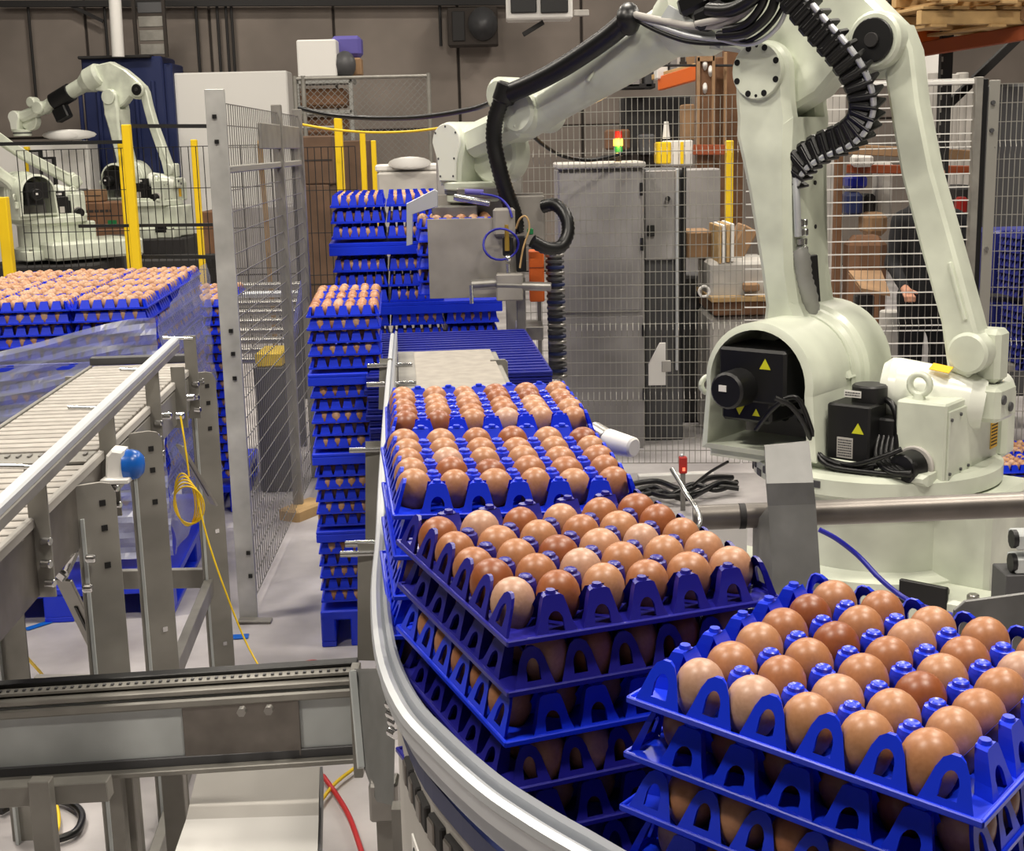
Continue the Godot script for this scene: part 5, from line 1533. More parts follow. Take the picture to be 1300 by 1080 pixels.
func wire_panel(m: MB, a: Vector3, b: Vector3, y0: float, y1: float, dx: float, dy: float, rh: float, bends := [], rv := 0.0) -> void:
	# welded mesh from a to b: square wires; at each height in bends the sheet folds outward in a V
	var r := rv if rv > 0.0 else rh
	var d := b - a
	d.y = 0
	var l := d.length()
	d = d.normalized()
	var out := v(-d.z, 0, d.x)
	var nx := int(l / dx)
	for i in nx + 1:
		var q := a + d * l * i / nx
		var y := y0
		for bd in bends:
			m.box(v(q.x, (y + bd - 0.04) / 2, q.z), v(r, bd - 0.04 - y, r))
			m.bar(v(q.x, bd - 0.04, q.z), v(q.x, bd, q.z) + out * 0.03, r, r)
			m.bar(v(q.x, bd, q.z) + out * 0.03, v(q.x, bd + 0.04, q.z), r, r)
			y = bd + 0.04
		m.box(v(q.x, (y + y1) / 2, q.z), v(r, y1 - y, r))
	var ny := int((y1 - y0) / dy)
	for j in ny + 1:
		var y := y0 + (y1 - y0) * j / ny
		m.bar(v(a.x, y, a.z) + out * (r + rh) * 0.5, v(b.x, y, b.z) + out * (r + rh) * 0.5, rh, rh)

func fence(called: String, label: String, a: Vector3, b: Vector3, y0: float, y1: float, dx: float, dy: float, r: float, wire: Material, post: Material, posts: Array, pw: float, pd: float, bends := [], rv := 0.0) -> Node3D:
	var t := thing(called, label, "fence", v((a.x + b.x) / 2, 0, (a.z + b.z) / 2))
	var m := mb()
	wire_panel(m, a, b, y0, y1, dx, dy, r, bends, rv)
	var w := part(m, "wire_mesh", wire, t)
	w.set_meta("kind", "stuff")
	var d := (b - a).normalized()
	var bs := Basis(d, Vector3.UP, d.cross(Vector3.UP))
	for k in posts:
		var q := a.lerp(b, k)
		part(mb().box(v(q.x, y1 / 2 + 0.02, q.z), v(pw, y1 + 0.04, pd), 0.003, bs), "post", post, t)
	return t

func fences() -> void:
	# tall steel panels beside the tower
	var a := v(-1.118, 0, -5.45)
	var b := v(-1.185, 0, -7.95)
	var t := fence("wire_fence", "tall galvanized wire fence panel with flat steel posts between the pallets", a, b, 0.06, 2.12, 0.055, 0.085, 0.0035, M.wire_grey, M.galv, [0.66, 1.0], 0.05, 0.05)
	var fp := part(mb().box(v(-1.125, 1.085, -5.43), v(0.078, 2.17, 0.012), 0.002), "post", M.post_grey, t, "flat front post with square holes")
	part(mb().box(v(-1.158, 1.085, -5.46), v(0.008, 2.17, 0.06), 0.001), "post_flange", M.grey_paint, t)
	for q in [v(-1.13, 2.066, -5.42), v(-1.127, 1.97, -5.42), v(-1.12, 1.226, -5.42), v(-1.117, 1.133, -5.42), v(-1.117, 1.033, -5.42), v(-1.108, 0.297, -5.42), v(-1.105, 0.197, -5.42)]:
		part(mb().box(q, v(0.016, 0.016, 0.006)), "square_hole", M.black, fp)
	part(mb().bar(v(-1.162, 0.012, -5.4), v(-1.024, 0.006, -5.4), 0.05, 0.012, 0.002), "foot_plate", M.galv, t)
	part(mb().bar(v(-1.13, 1.86, -5.5), v(-1.18, 1.86, -7.9), 0.03, 0.03, 0.004), "top_rail", M.wire_light, t)
	part(mb().bar(v(-1.13, 2.0, -6.4), v(-1.18, 2.0, -7.9), 0.02, 0.12, 0.004), "stiffener", M.galv, t)
	solo(mb().box(v(-1.133, -0.028, -7.09), v(0.134, 0.182, 0.28), 0.012, Basis(Vector3.UP, -0.5)), "wood_block", M.wood, "short pale timber block on the floor at the fence foot", "block")
	# mesh fence behind the robot, folded twice
	var f := fence("wire_fence", "light folded wire mesh fence in front of the grey cabinet", v(0.06, 0, -7.93), v(1.345, 0, -7.82), 0.06, 2.18, 0.033, 0.0735, 0.0042, M.wire_light, M.galv, [0.0], 0.05, 0.05, [0.45, 0.86, 1.86], 0.0034)
	solo(mb().box(v(0.035, 1.433, -7.93), v(0.109, 1.137, 0.06), 0.003), "fence_post", M.galv, "grey steel post at the gripper end of the mesh fence", "post")
	var rf := fence("wire_fence", "wire mesh fence behind the robot's arms with bright horizontal wires", v(1.36, 0, -7.82), v(2.60, 0, -7.72), 0.06, 2.2, 0.036, 2.14, 0.003, M.wire_grey, M.galv, [], 0.05, 0.05, [0.45, 0.86, 1.86], 0.0026)
	for i in 30:
		var y := 0.1 + 0.0735 * i
		for e in ([0.0, 0.03] if i == 10 or i == 24 else [0.0]):
			part(mb().bar(v(1.36, y + e, -7.812), v(2.60, y + e, -7.712), 0.006, 0.0065), "cross_wire", M.white, rf)
	part(mb().bar(v(1.36, 2.215, -7.812), v(2.60, 2.215, -7.712), 0.02, 0.022, 0.003), "top_bar", M.white, rf)
	var rp := thing("fence_post", "tall grey steel corner post of the mesh fence at right", "post", v(2.63, 0, -7.7))
	part(mb().box(v(2.615, 1.12, -7.70), v(0.04, 2.24, 0.06), 0.003), "post_profile", M.galv, rp)
	part(mb().box(v(2.655, 1.12, -7.72), v(0.03, 2.22, 0.05), 0.002), "dark_gap", M.black, rp)
	part(mb().box(v(2.70, 1.12, -7.68), v(0.06, 2.2, 0.012), 0.002), "post_flange", M.wire_light, rp)
	for q in [2.1, 1.95, 1.3, 0.9]:
		part(mb().cyl(v(2.69, q, -7.675), v(2.69, q, -7.655), 0.012, -1, 8), "bolt", M.cabinet_dark if q > 1.9 else M.chrome, rp)
	fence("wire_fence", "light wire mesh fence at the right edge before stacked blue trays", v(2.72, 0, -7.70), v(3.6, 0, -7.5), 0.06, 2.2, 0.028, 0.1, 0.0036, M.wire_light, M.galv, [1.0], 0.05, 0.05, [0.75, 1.86])
	# yellow posts with black mesh, far left and behind the tower
	var yp := [[160, 158, 10.5, 0.065, "nearer of the two yellow posts by the far robot's plinth"], [157, 178, 11.5, 0.05, "slim yellow post just behind the taller one by the far robot"], [246, 177, 12.5, 0.055, "yellow post beside the left wire fence's front post"], [429, 150, 10.5, 0.06, "taller yellow post beside the wire fence and pallet"], [460, 168, 12.5, 0.05, "middle yellow post in the row above the stacked trays"], [474, 178, 14.0, 0.05, "smallest yellow post in the row above the stacked trays"], [926, 178, 9.0, 0.05, "yellow post behind the folded mesh fence beside the robot arm"], [5, 300, 12.0, 0.09, "yellow post cut by the left edge of the picture"]]
	var tops := [v(-2.931, 2.156, -10.768), v(-3.26, 2.048, -11.767), v(-2.869, 2.049, -12.788), v(-1.291, 2.166, -10.77), v(-1.315, 2.078, -12.794), v(-1.361, 2.013, -14.312), v(1.486, 1.929, -9.19), v(-4.458, 1.586, -12.182)]
	for i in yp.size():
		var q: Vector3 = tops[i]
		solo(mb().box(v(q.x, q.y / 2, q.z), v(yp[i][3], q.y, yp[i][3]), 0.006), "yellow_post", M.yellow, yp[i][4], "post", "")
	var mf := fence("mesh_fence", "black wire mesh fence between yellow posts in front of the far robots", v(-3.95, 0, -11.2), v(-1.9, 0, -11.2), 0.0, 1.98, 0.06, 0.3, 0.006, M.wire_black, M.wire_black, [], 0.05, 0.05)
	part(mb().bar(v(-4.376, 2.04, -11.663), v(-3.199, 2.033, -11.661), 0.03, 0.03), "rail", M.wire_black, mf)
	part(mb().bar(v(-2.91, 2.145, -10.868), v(-2.307, 2.131, -10.865), 0.03, 0.03), "rail", M.wire_black, mf)
	part(mb().bar(v(-3.017, 1.123, -10.963), v(-2.34, 1.107, -10.96), 0.03, 0.03), "rail", M.wire_black, mf)
	part(mb().bar(v(-3.441, 1.374, -11.015), v(-2.334, 1.361, -11.012), 0.03, 0.025), "rail", M.wire_black, mf)
	fence("mesh_fence", "black wire mesh fence before brown cartons behind the tower", v(-1.62, 0, -10.6), v(-1.15, 0, -10.6), 0.0, 1.95, 0.05, 0.28, 0.006, M.wire_black, M.wire_black, [0.0], 0.04, 0.04)

func cabinet() -> void:
	var t := thing("control_cabinet", "large grey electrical cabinet behind the folded mesh fence", "cabinet", v(0.72, 0, -8.8))
	part(mb().box(v(0.583, 0.888, -8.825), v(0.537, 1.776, 0.55), 0.01), "body", M.cabinet_grey, t)
	part(mb().box(v(0.58, 1.325, -8.54), v(0.507, 0.865, 0.02), 0.006), "upper_door", M.cabinet_grey, t)
	part(mb().box(v(0.584, 0.377, -8.54), v(0.523, 0.961, 0.02), 0.006), "lower_door", M.cabinet_grey, t)
	for q in [v(0.834, 1.646, -8.52), v(0.837, 1.307, -8.52), v(0.845, 0.762, -8.52), v(0.849, 0.357, -8.52)]:
		part(mb().box(q, v(0.018, 0.08, 0.02), 0.003), "hinge", M.black, t)
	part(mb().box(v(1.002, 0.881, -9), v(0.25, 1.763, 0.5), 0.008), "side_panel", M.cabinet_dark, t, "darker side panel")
	part(mb().box(v(0.985, 1.471, -8.735), v(0.215, 0.565, 0.03), 0.006), "side_door", M.cabinet_grey, t)
	part(mb().box(v(1.124, 1.096, -8.715), v(0.025, 1.349, 0.03), 0.003), "edge_trim", M.black, t)
	part(mb().box(v(1.08, 1.119, -8.705), v(0.02, 1.286, 0.03), 0.003), "edge_strip", M.alu, t)
	part(mb().cyl(v(1.022, 1.577, -8.71), v(1.018, 1.578, -8.68), 0.016, -1, 12), "lock", M.black, t)
	part(mb().box(v(0.913, 1.377, -8.715), v(0.045, 0.07, 0.03), 0.003), "handle", M.black, t)
	part(mb().box(v(0.585, 1.796, -8.8), v(0.553, 0.038, 0.6), 0.01), "top_cover", M.offwhite, t)
	solo(mb().box(v(1.433, 0.866, -10.15), v(0.246, 1.732, 0.3), 0.01), "grey_partition", M.cabinet_grey, "plain grey panel to the right of the electrical cabinet", "panel")
	# signal tower
	var s := thing("signal_tower", "small signal tower with lit amber lamp on the grey cabinet", "signal light", v(0.708, 1.771, -8.7))
	var base := v(0.708, 1.78, -8.7)
	part(mb().cyl(base, base + v(0, 0.10, 0), 0.02, -1, 12), "pole", M.black, s)
	part(mb().cyl(base + v(0, 0.085, 0), base + v(0, 0.13, 0), 0.028, -1, 16), "green_lamp", M.green, s, "green lens")
	var am := StandardMaterial3D.new()
	am.resource_name = "amber_light"
	am.albedo_color = rgb(255, 190, 60)
	am.emission_enabled = true
	am.emission = rgb(255, 196, 70)
	am.emission_energy_multiplier = 3.0
	part(mb().cyl(base + v(0, 0.132, 0), base + v(0, 0.178, 0), 0.030, -1, 16), "amber_lamp", am, s, "glowing amber lens")
	part(mb().cyl(base + v(0, 0.18, 0), base + v(0, 0.222, 0), 0.028, 0.024, 16), "red_lamp", M.red, s, "red lens")
	var l := OmniLight3D.new()
	l.name = "light"
	l.light_color = rgb(255, 190, 80)
	l.light_energy = 0.05
	l.omni_range = 12.0
	l.light_size = 0.03
	l.shadow_enabled = true
	l.position = v(0, 0.155, 0.05)
	s.add_child(l)
	# label plate and box at the cabinet foot
	solo(mb().prism([Vector2(-0.045, -0.125), Vector2(0.055, -0.125), Vector2(0.055, 0.125), Vector2(0.02, 0.125), Vector2(-0.045, 0.0)], v(0.853, 0.656, -7.855), Vector3.RIGHT, Vector3.UP, -0.01, 0.01, 0.002), "latch_plate", M.white, "white slanted latch plate on the mesh fence", "plate")
	solo(mb().box(v(0.911, 0.643, -7.855), v(0.055, 0.065, 0.03), 0.003), "latch_block", M.offwhite, "small white latch block beside the slanted plate", "latch")
	solo(mb().ring(v(1.138, 1.07, -7.9), Vector3.BACK, 0.03, 0.008), "cable_ring", M.white, "white ring clip on the mesh fence", "ring")
	# safety sensor and floor cables in front of the fence
	var sn := thing("safety_sensor", "small red sensor with lit lamps on a post behind the bend", "sensor", v(0.909, 0.02, -7.055))
	var sp := v(0.902, 0.25, -7.005)
	part(mb().box(sp, v(0.042, 0.09, 0.04), 0.005), "body", M.red, sn)
	part(mb().box(v(sp.x, sp.y / 2 - 0.03, sp.z), v(0.025, sp.y - 0.03, 0.02), 0.002), "post", M.wire_grey, sn)
	var rl := StandardMaterial3D.new()
	rl.resource_name = "red_led"
	rl.albedo_color = rgb(255, 120, 90)
	rl.emission_enabled = true
	rl.emission = rgb(255, 110, 80)
	rl.emission_energy_multiplier = 1.5
	part(mb().box(sp + v(0.002, -0.02, 0.022), v(0.014, 0.018, 0.004)), "lamp", rl, sn, "lit red lamp")
	part(mb().ball(sp + v(-0.006, 0.05, 0.0), v(0.010, 0.010, 0.010), 8), "cap_lamp", M.alu, sn)
	solo(mb().bar(v(0.708, 0.06, -7.476), v(1.137, 0.06, -7.509), 0.06, 0.05, 0.004), "floor_duct", M.white, "white cable duct on the floor behind the bend", "duct")
	var names := ["black floor cable in the heap behind the bend, nearest", "black floor cable in the heap behind the bend, second", "black floor cable in the heap behind the bend, third", "black floor cable in the heap behind the bend, farthest", "thin black cable rising from the heap towards the robot"]
	var n := 0
	for s2 in [[v(0.645, 0.03, -7.277), v(0.777, 0.06, -7.288), v(0.852, 0.04, -7.185), v(0.994, 0.07, -7.281), v(1.116, 0.05, -7.225), v(1.252, 0.05, -7.39)], [v(0.657, 0.03, -7.173), v(0.813, 0.05, -7.219), v(0.926, 0.04, -7.094), v(1.1, 0.06, -7.257), v(1.242, 0.05, -7.248)], [v(0.716, 0.04, -7.337), v(0.822, 0.05, -7.115), v(0.997, 0.06, -7.146), v(1.146, 0.08, -7.28), v(1.241, 0.06, -7.297)], [v(0.659, 0.04, -7.432), v(0.812, 0.06, -7.411), v(0.945, 0.05, -7.241), v(1.095, 0.08, -7.376), v(1.242, 0.06, -7.461)], [v(0.986, 0.08, -7.225), v(1.042, 0.2, -7.018), v(1.113, 0.3, -6.841)]]:
		solo(mb().tube(smooth(s2, 6), 0.016 if n < 4 else 0.008, 7), "floor_cable", M.rubber, names[n], "cable")
		n += 1

func rack_beam(a: Vector3, b: Vector3, h: float, m: Material, label: String) -> void:
	solo(mb().bar(a, b, 0.05, h, 0.006), "rack_beam", m, label, "beam")

func racks() -> void:
	# pallet rack at right
	var up := thing("rack_upright", "dark green rack upright behind the right-hand mesh fence", "rack", v(3, 0, -10.2))
	var u0 := v(3.22, 2.775, -10.2)
	part(mb().box(v(u0.x, 1.9, -10.2), v(0.085, 3.8, 0.07), 0.004), "column", M.dark, up)
	for i in 16:
		part(mb().box(v(u0.x - 0.036, 1.3 + 0.09 * i, -10.162), v(0.012, 0.035, 0.004)), "slot", M.wire_light, up)
	part(mb().bar(v(3.347, 2.164, -10.463), v(3.946, 2.701, -10.574), 0.05, 0.06, 0.004), "brace", M.dark, up)
	rack_beam(v(2.908, 2.58, -10.141), v(3.265, 2.677, -10.365), 0.12, M.orange, "bright orange rack beam beside the robot's top knuckle")
	rack_beam(v(2.936, 2.53, -10.232), v(3.586, 2.604, -9.533), 0.10, M.orange_dull, "rusty orange rack beam behind the dark upright")
	rack_beam(v(3.31, 2.73, -10.478), v(3.563, 2.721, -9.353), 0.09, M.card_light, "pale brown wooden rack deck edge at the top right")
	rack_beam(v(2.606, 1.849, -11.215), v(4.151, 1.732, -10.578), 0.08, M.card_light, "tan rack beam behind the mesh fence at right")
	rack_beam(v(2.811, 1.678, -11.384), v(3.811, 1.648, -11.071), 0.07, M.orange_dull, "rusty rack beam just below the tan one")
	# wooden pallets on the top level
	for k in 2:
		var t := thing("wooden_pallet", ["wooden pallet on the rack's top level, lower one", "wooden pallet on the rack's top level, upper one"][k], "pallet", [v(3.212, 2.634, -9.948), v(3.254, 2.777, -9.875)][k], "", Basis(Vector3.UP, 0.25))
		var T := t.transform
		for i in 6:
			part(mb(T).box(v(-0.5 + 0.2 * i, 0.125, 0), v(0.15, 0.02, 1.0), 0.003), "deck_board", M.wood, t)
		for i in 3:
			part(mb(T).box(v(0, 0.065, -0.45 + 0.45 * i), v(1.15, 0.09, 0.06), 0.003), "stringer", M.wood, t)
			part(mb(T).box(v(-0.45 + 0.45 * i, 0.01, 0), v(0.12, 0.02, 1.0), 0.003), "bottom_board", M.wood, t)
	solo(mb().box(v(2.88, 2.872, -10.2), v(0.204, 0.106, 0.6), 0.01), "dark_carton", M.dark, "dark carton on the wooden pallet at the top right", "carton")
	solo(mb().box(v(3.686, 1.308, -12.05), v(0.216, 2.615, 0.1), 0.01), "white_board", M.white, "white board leaning behind the rack upright", "board")
	var rr := [[1186, 95, 0.05, "slim white roll standing left of the rack upright"], [1212, 92, 0.045, "white roll just right of the rack upright"], [1222, 100, 0.05, "short white roll second from the rack upright"], [1232, 108, 0.05, "short white roll third from the rack upright"]]
	var rt := [v(3.539, 2.436, -11.5), v(3.708, 2.42, -11.5), v(3.772, 2.431, -11.5), v(3.84, 2.366, -11.5)]
	for i in 4:
		solo(mb().cyl(v(rt[i].x, 0.0, -11.5), rt[i], rr[i][2], -1, 14, 0.006), "roll", M.offwhite, rr[i][3], "roll")
	solo(mb().box(v(2.767, 1.14, -11.8), v(0.164, 2.281, 0.4), 0.01), "white_locker", M.offwhite, "pale upright locker seen through the mesh beside the arm", "locker")
	solo(mb().box(v(2.637, 0.994, -10.94), v(0.056, 1.988, 0.08), 0.004), "wood_post", M.wood_dark, "brown wooden post behind the mesh right of the lower arm", "post")
	var bags := [[v(2.891, 1.569, -11.425), v(0.155, 0.115, 0.25), M.blue_deep, "blue bag on the shelf behind the mesh"], [v(2.87, 1.388, -11.425), v(0.13, 0.199, 0.25), M.navy, "navy bag below the blue one behind the mesh"], [v(3.02, 1.383, -11.525), v(0.092, 0.168, 0.25), M.dark, "dark bundle beside the navy bag"], [v(3.147, 1.486, -11.525), v(0.118, 0.484, 0.25), M.offwhite, "white drum behind the mesh left of the rear link"], [v(2.911, 1.741, -11.3), v(0.153, 0.1, 0.2), M.white, "white bundle under the tan beam"], [v(2.868, 0.58, -10.95), v(0.312, 1.16, 0.3), M.card, "brown carton behind the mesh beside the standing person"], [v(3.03, 1.226, -11.35), v(0.181, 0.192, 0.3), M.card_light, "light carton on top of the brown one behind the mesh"], [v(3.541, 1.353, -10.75), v(0.134, 0.392, 0.3), M.dark, "dark machine part behind the mesh right of the rear link"], [v(3.461, 1.403, -10.45), v(0.084, 0.13, 0.1), M.red, "faded red box behind the mesh right of the rear link"]]
	for b in bags:
		var m := mb()
		m.ball(b[0], b[1] * 0.30)
		m.box(b[0], b[1], minf(b[1].x, b[1].y) * 0.3)
		solo(m, "stored_bundle", b[2], b[3], "bundle")
	# tilted board the person works at
	var tb := thing("tilted_board", "tan board tilted on a dark stand behind the mesh", "board", v(2.329, 0.999, -8.793))
	var q := [v(2.229, 1.077, -8.912), v(2.446, 1.072, -8.91), v(2.359, 0.981, -8.381), v(2.184, 1.013, -8.388)]
	var bm := mb()
	bm.face(q, Vector3.UP)
	bm.face([q[0] - v(0, 0.02, 0), q[1] - v(0, 0.02, 0), q[2] - v(0, 0.02, 0), q[3] - v(0, 0.02, 0)], Vector3.DOWN)
	bm.face([q[3], q[2], q[2] - v(0, 0.02, 0), q[3] - v(0, 0.02, 0)], Vector3.BACK)
	part(bm, "board", M.card_light, tb)
	part(mb().box(v(2.319, 0.437, -8.85), v(0.119, 0.97, 0.1), 0.01), "stand", M.dark, tb)
	# pale drums behind the person's legs
	solo(mb().cyl(v(2.708, 0, -9.602), v(2.708, 0.72, -9.602), 0.075, -1, 18, 0.01), "white_canister", M.offwhite, "white canister standing beside the person's legs", "canister")
	solo(mb().lathe([Vector2(0, 0), Vector2(0.05, 0), Vector2(0.052, 0.5), Vector2(0.03, 0.6), Vector2(0.012, 0.66), Vector2(0, 0.68)], v(2.91, 0, -9.518), Vector3.UP, 16), "white_bottle", M.white, "white tapered container between the person's trouser legs", "container")
	# stacks of blue trays at the far right
	for k in 9:
		tray(Transform3D(Basis(U, Vector3.UP, W), v(3.303, 1.293, -8.6) + v(0, -0.045 * k, 0)), tray_far, M.blue_dull, "empty blue tray behind the right-edge mesh, upper stack, %s" % ("topmost" if k == 0 else NTH[k] + " from top"), "empty trays at the right edge")
		tray(Transform3D(Basis(U, Vector3.UP, W), v(3.299, 0.847, -8.5) + v(0, -0.045 * k, 0)), tray_far, M.blue_dull, "empty blue tray behind the right-edge mesh, lower stack, %s" % ("topmost" if k == 0 else NTH[k] + " from top"), "empty trays at the right edge")
	solo(mb().box(v(3.351, 1.112, -9.05), v(0.421, 0.409, 0.4), 0.02), "blue_tub", M.blue_dull, "dull blue tub behind the right-edge mesh, upper", "tub")
	solo(mb().box(v(3.371, 0.641, -9.05), v(0.436, 0.408, 0.4), 0.02), "blue_tub", M.blue_dull, "dull blue tub behind the right-edge mesh, lower", "tub")
	solo(mb().box(v(3.196, 0.489, -8.75), v(0.446, 0.05, 0.7), 0.01).box(v(3.076, 0.286, -8.475), v(0.03, 0.346, 0.05), 0.003).box(v(3.391, 0.278, -8.475), v(0.03, 0.346, 0.05), 0.003), "steel_bench", M.galv, "grey steel bench under the blue tubs at right", "bench")
	solo(mb().box(v(3.713, 1.14, -10.15), v(0.475, 2.279, 0.3), 0.02), "machine_housing", M.cabinet_dark, "dark slatted machine housing behind the right-edge mesh", "machine")
	var bx := thing("junction_unit", "grey junction units with black plugs at the robot's right foot", "electrical unit", v(1.85, 0.351, -4.78))
	for k in 2:
		part(mb().box(v(1.864, 0.467, -4.804) + v(0.02, -0.09 * k, 0), v(0.10, 0.06, 0.1), 0.006), "unit_body", M.grey_paint, bx)
		part(mb().cyl(v(1.822, 0.474, -4.784) + v(0, -0.09 * k, 0), v(1.84, 0.474, -4.784) + v(0, -0.09 * k, 0), 0.035, -1, 12), "plug", M.black, bx)
	part(mb().box(v(1.845, 0.173, -4.825), v(0.092, 0.346, 0.15), 0.004), "stand", M.cabinet_dark, bx)
	person()

func person() -> void:
	# a worker in dark clothes, standing behind the fence with both hands forward over the board
	var foot := v(2.738, 0, -8.905)
	var t := thing("person", "person in black jacket and dark trousers standing behind the mesh fence", "person", foot)
	var o := foot
	var bones := [
		[v(-0.10, 0.10, 0.0), v(-0.09, 0.50, 0.01), 0.055, 0.070], [v(-0.09, 0.50, 0.01), v(-0.085, 0.90, 0.0), 0.075, 0.10],
		[v(0.12, 0.10, 0.04), v(0.11, 0.50, 0.04), 0.055, 0.070], [v(0.11, 0.50, 0.04), v(0.085, 0.90, 0.0), 0.075, 0.10],
		[v(-0.10, 0.05, 0.0), v(-0.11, 0.04, 0.14), 0.05, 0.042], [v(0.12, 0.05, 0.04), v(0.14, 0.04, 0.18), 0.05, 0.042],
		[v(0, 0.93, 0), v(0, 1.15, 0.0), 0.15, 0.15], [v(0, 1.15, 0.0), v(-0.01, 1.38, 0.03), 0.155, 0.165],
		[v(-0.17, 1.40, 0.03), v(0.16, 1.40, 0.03), 0.065, 0.065], [v(-0.01, 1.42, 0.03), v(-0.01, 1.50, 0.045), 0.06, 0.055],
		[v(-0.19, 1.38, 0.03), v(-0.24, 1.12, 0.06), 0.06, 0.048], [v(-0.24, 1.12, 0.06), v(-0.22, 0.98, 0.28), 0.047, 0.035],
		[v(0.18, 1.38, 0.03), v(0.22, 1.11, 0.05), 0.06, 0.048], [v(0.22, 1.11, 0.05), v(0.12, 0.99, 0.27), 0.047, 0.035]]
	part(nets(bones, v(-0.36, -0.02, -0.22), v(0.36, 1.60, 0.40), 0.02, 0.03, o), "body", M.cloth_black, t)
	var head := [[v(-0.01, 1.60, 0.06), v(-0.01, 1.68, 0.05), 0.075, 0.09], [v(-0.01, 1.57, 0.10), v(-0.01, 1.60, 0.11), 0.035, 0.04], [v(-0.01, 1.62, 0.14), v(-0.01, 1.635, 0.15), 0.013, 0.011], [v(-0.095, 1.63, 0.05), v(-0.095, 1.65, 0.05), 0.014, 0.018], [v(0.075, 1.63, 0.05), v(0.075, 1.65, 0.05), 0.014, 0.018], [v(-0.01, 1.50, 0.045), v(-0.01, 1.58, 0.055), 0.05, 0.052]]
	part(nets(head, v(-0.15, 1.46, -0.08), v(0.13, 1.82, 0.2), 0.008, 0.012, o), "head", M.skin, t)
	var hm := mb()
	hm.ball(o + v(-0.01, 1.70, 0.035), v(0.093, 0.095, 0.10))
	part(hm, "hair", M.black, t)
	for s in [-1, 1]:
		var w := v(-0.22, 0.98, 0.29) if s < 0 else v(0.12, 0.99, 0.28)
		var hb := [[w, w + v(0.0, -0.02, 0.06), 0.028, 0.032]]
		for k in 4:
			var r0 := w + v(-0.027 + 0.018 * k, -0.03, 0.08)
			hb.append([r0, r0 + v(0.0, -0.012, 0.035), 0.009, 0.0085])
			hb.append([r0 + v(0.0, -0.012, 0.035), r0 + v(0.0, -0.035, 0.05 - 0.006 * absf(k - 1.5)), 0.0085, 0.008])
		hb.append([w + v(-0.03 * s, -0.01, 0.03), w + v(-0.055 * s, -0.02, 0.075), 0.011, 0.009])
		part(nets(hb, w - v(0.09, 0.11, 0.06), w + v(0.09, 0.06, 0.18), 0.005, 0.008, o), "hand", M.skin, t)

func nets(bones: Array, lo: Vector3, hi: Vector3, cell: float, k: float, off: Vector3) -> MB:
	# surface nets of smoothly joined tapered capsules
	var nx := int((hi.x - lo.x) / cell) + 2
	var ny := int((hi.y - lo.y) / cell) + 2
	var nz := int((hi.z - lo.z) / cell) + 2
	var f := PackedFloat32Array()
	f.resize(nx * ny * nz)
	for z in nz:
		for y in ny:
			for x in nx:
				var q := lo + v(x, y, z) * cell
				var d := 1e3
				for b in bones:
					var a: Vector3 = b[0]
					var e: Vector3 = b[1] - a
					var t := clampf((q - a).dot(e) / maxf(e.length_squared(), 1e-9), 0.0, 1.0)
					var g: float = q.distance_to(a + e * t) - lerpf(b[2], b[3], t)
					var h := maxf(k - absf(d - g), 0.0) / k
					d = minf(d, g) - h * h * k * 0.25
				f[x + nx * (y + ny * z)] = d
	var vert := {}
	var m := mb()
	var nrm := {}
	for z in nz - 1:
		for y in ny - 1:
			for x in nx - 1:
				var s := Vector3.ZERO
				var c := 0
				var vals := []
				for i in 8:
					vals.append(f[x + (i & 1) + nx * (y + ((i >> 1) & 1) + ny * (z + (i >> 2)))])
				for pr in [[0, 1], [2, 3], [4, 5], [6, 7], [0, 2], [1, 3], [4, 6], [5, 7], [0, 4], [1, 5], [2, 6], [3, 7]]:
					var a: float = vals[pr[0]]
					var b: float = vals[pr[1]]
					if (a < 0.0) != (b < 0.0):
						var t := a / (a - b)
						s += v(pr[0] & 1, (pr[0] >> 1) & 1, pr[0] >> 2).lerp(v(pr[1] & 1, (pr[1] >> 1) & 1, pr[1] >> 2), t)
						c += 1
				if c:
					var key := x + nx * (y + ny * z)
					vert[key] = off + lo + (v(x, y, z) + s / c) * cell
					nrm[key] = v(vals[1] + vals[3] + vals[5] + vals[7] - vals[0] - vals[2] - vals[4] - vals[6], vals[2] + vals[3] + vals[6] + vals[7] - vals[0] - vals[1] - vals[4] - vals[5], vals[4] + vals[5] + vals[6] + vals[7] - vals[0] - vals[1] - vals[2] - vals[3]).normalized()
	var st := [1, nx, nx * ny]
	for z in range(1, nz - 1):
		for y in range(1, ny - 1):
			for x in range(1, nx - 1):
				var i := x + nx * (y + ny * z)
				for ax in 3:
					if (f[i] < 0.0) != (f[i + st[ax]] < 0.0):
						var p1: int = st[(ax + 1) % 3]
						var p2: int = st[(ax + 2) % 3]
						var kk := [i, i - p1, i - p1 - p2, i - p2]
						m.quadn(vert[kk[0]], vert[kk[1]], vert[kk[2]], vert[kk[3]], nrm[kk[0]], nrm[kk[1]], nrm[kk[2]], nrm[kk[3]])
	return m

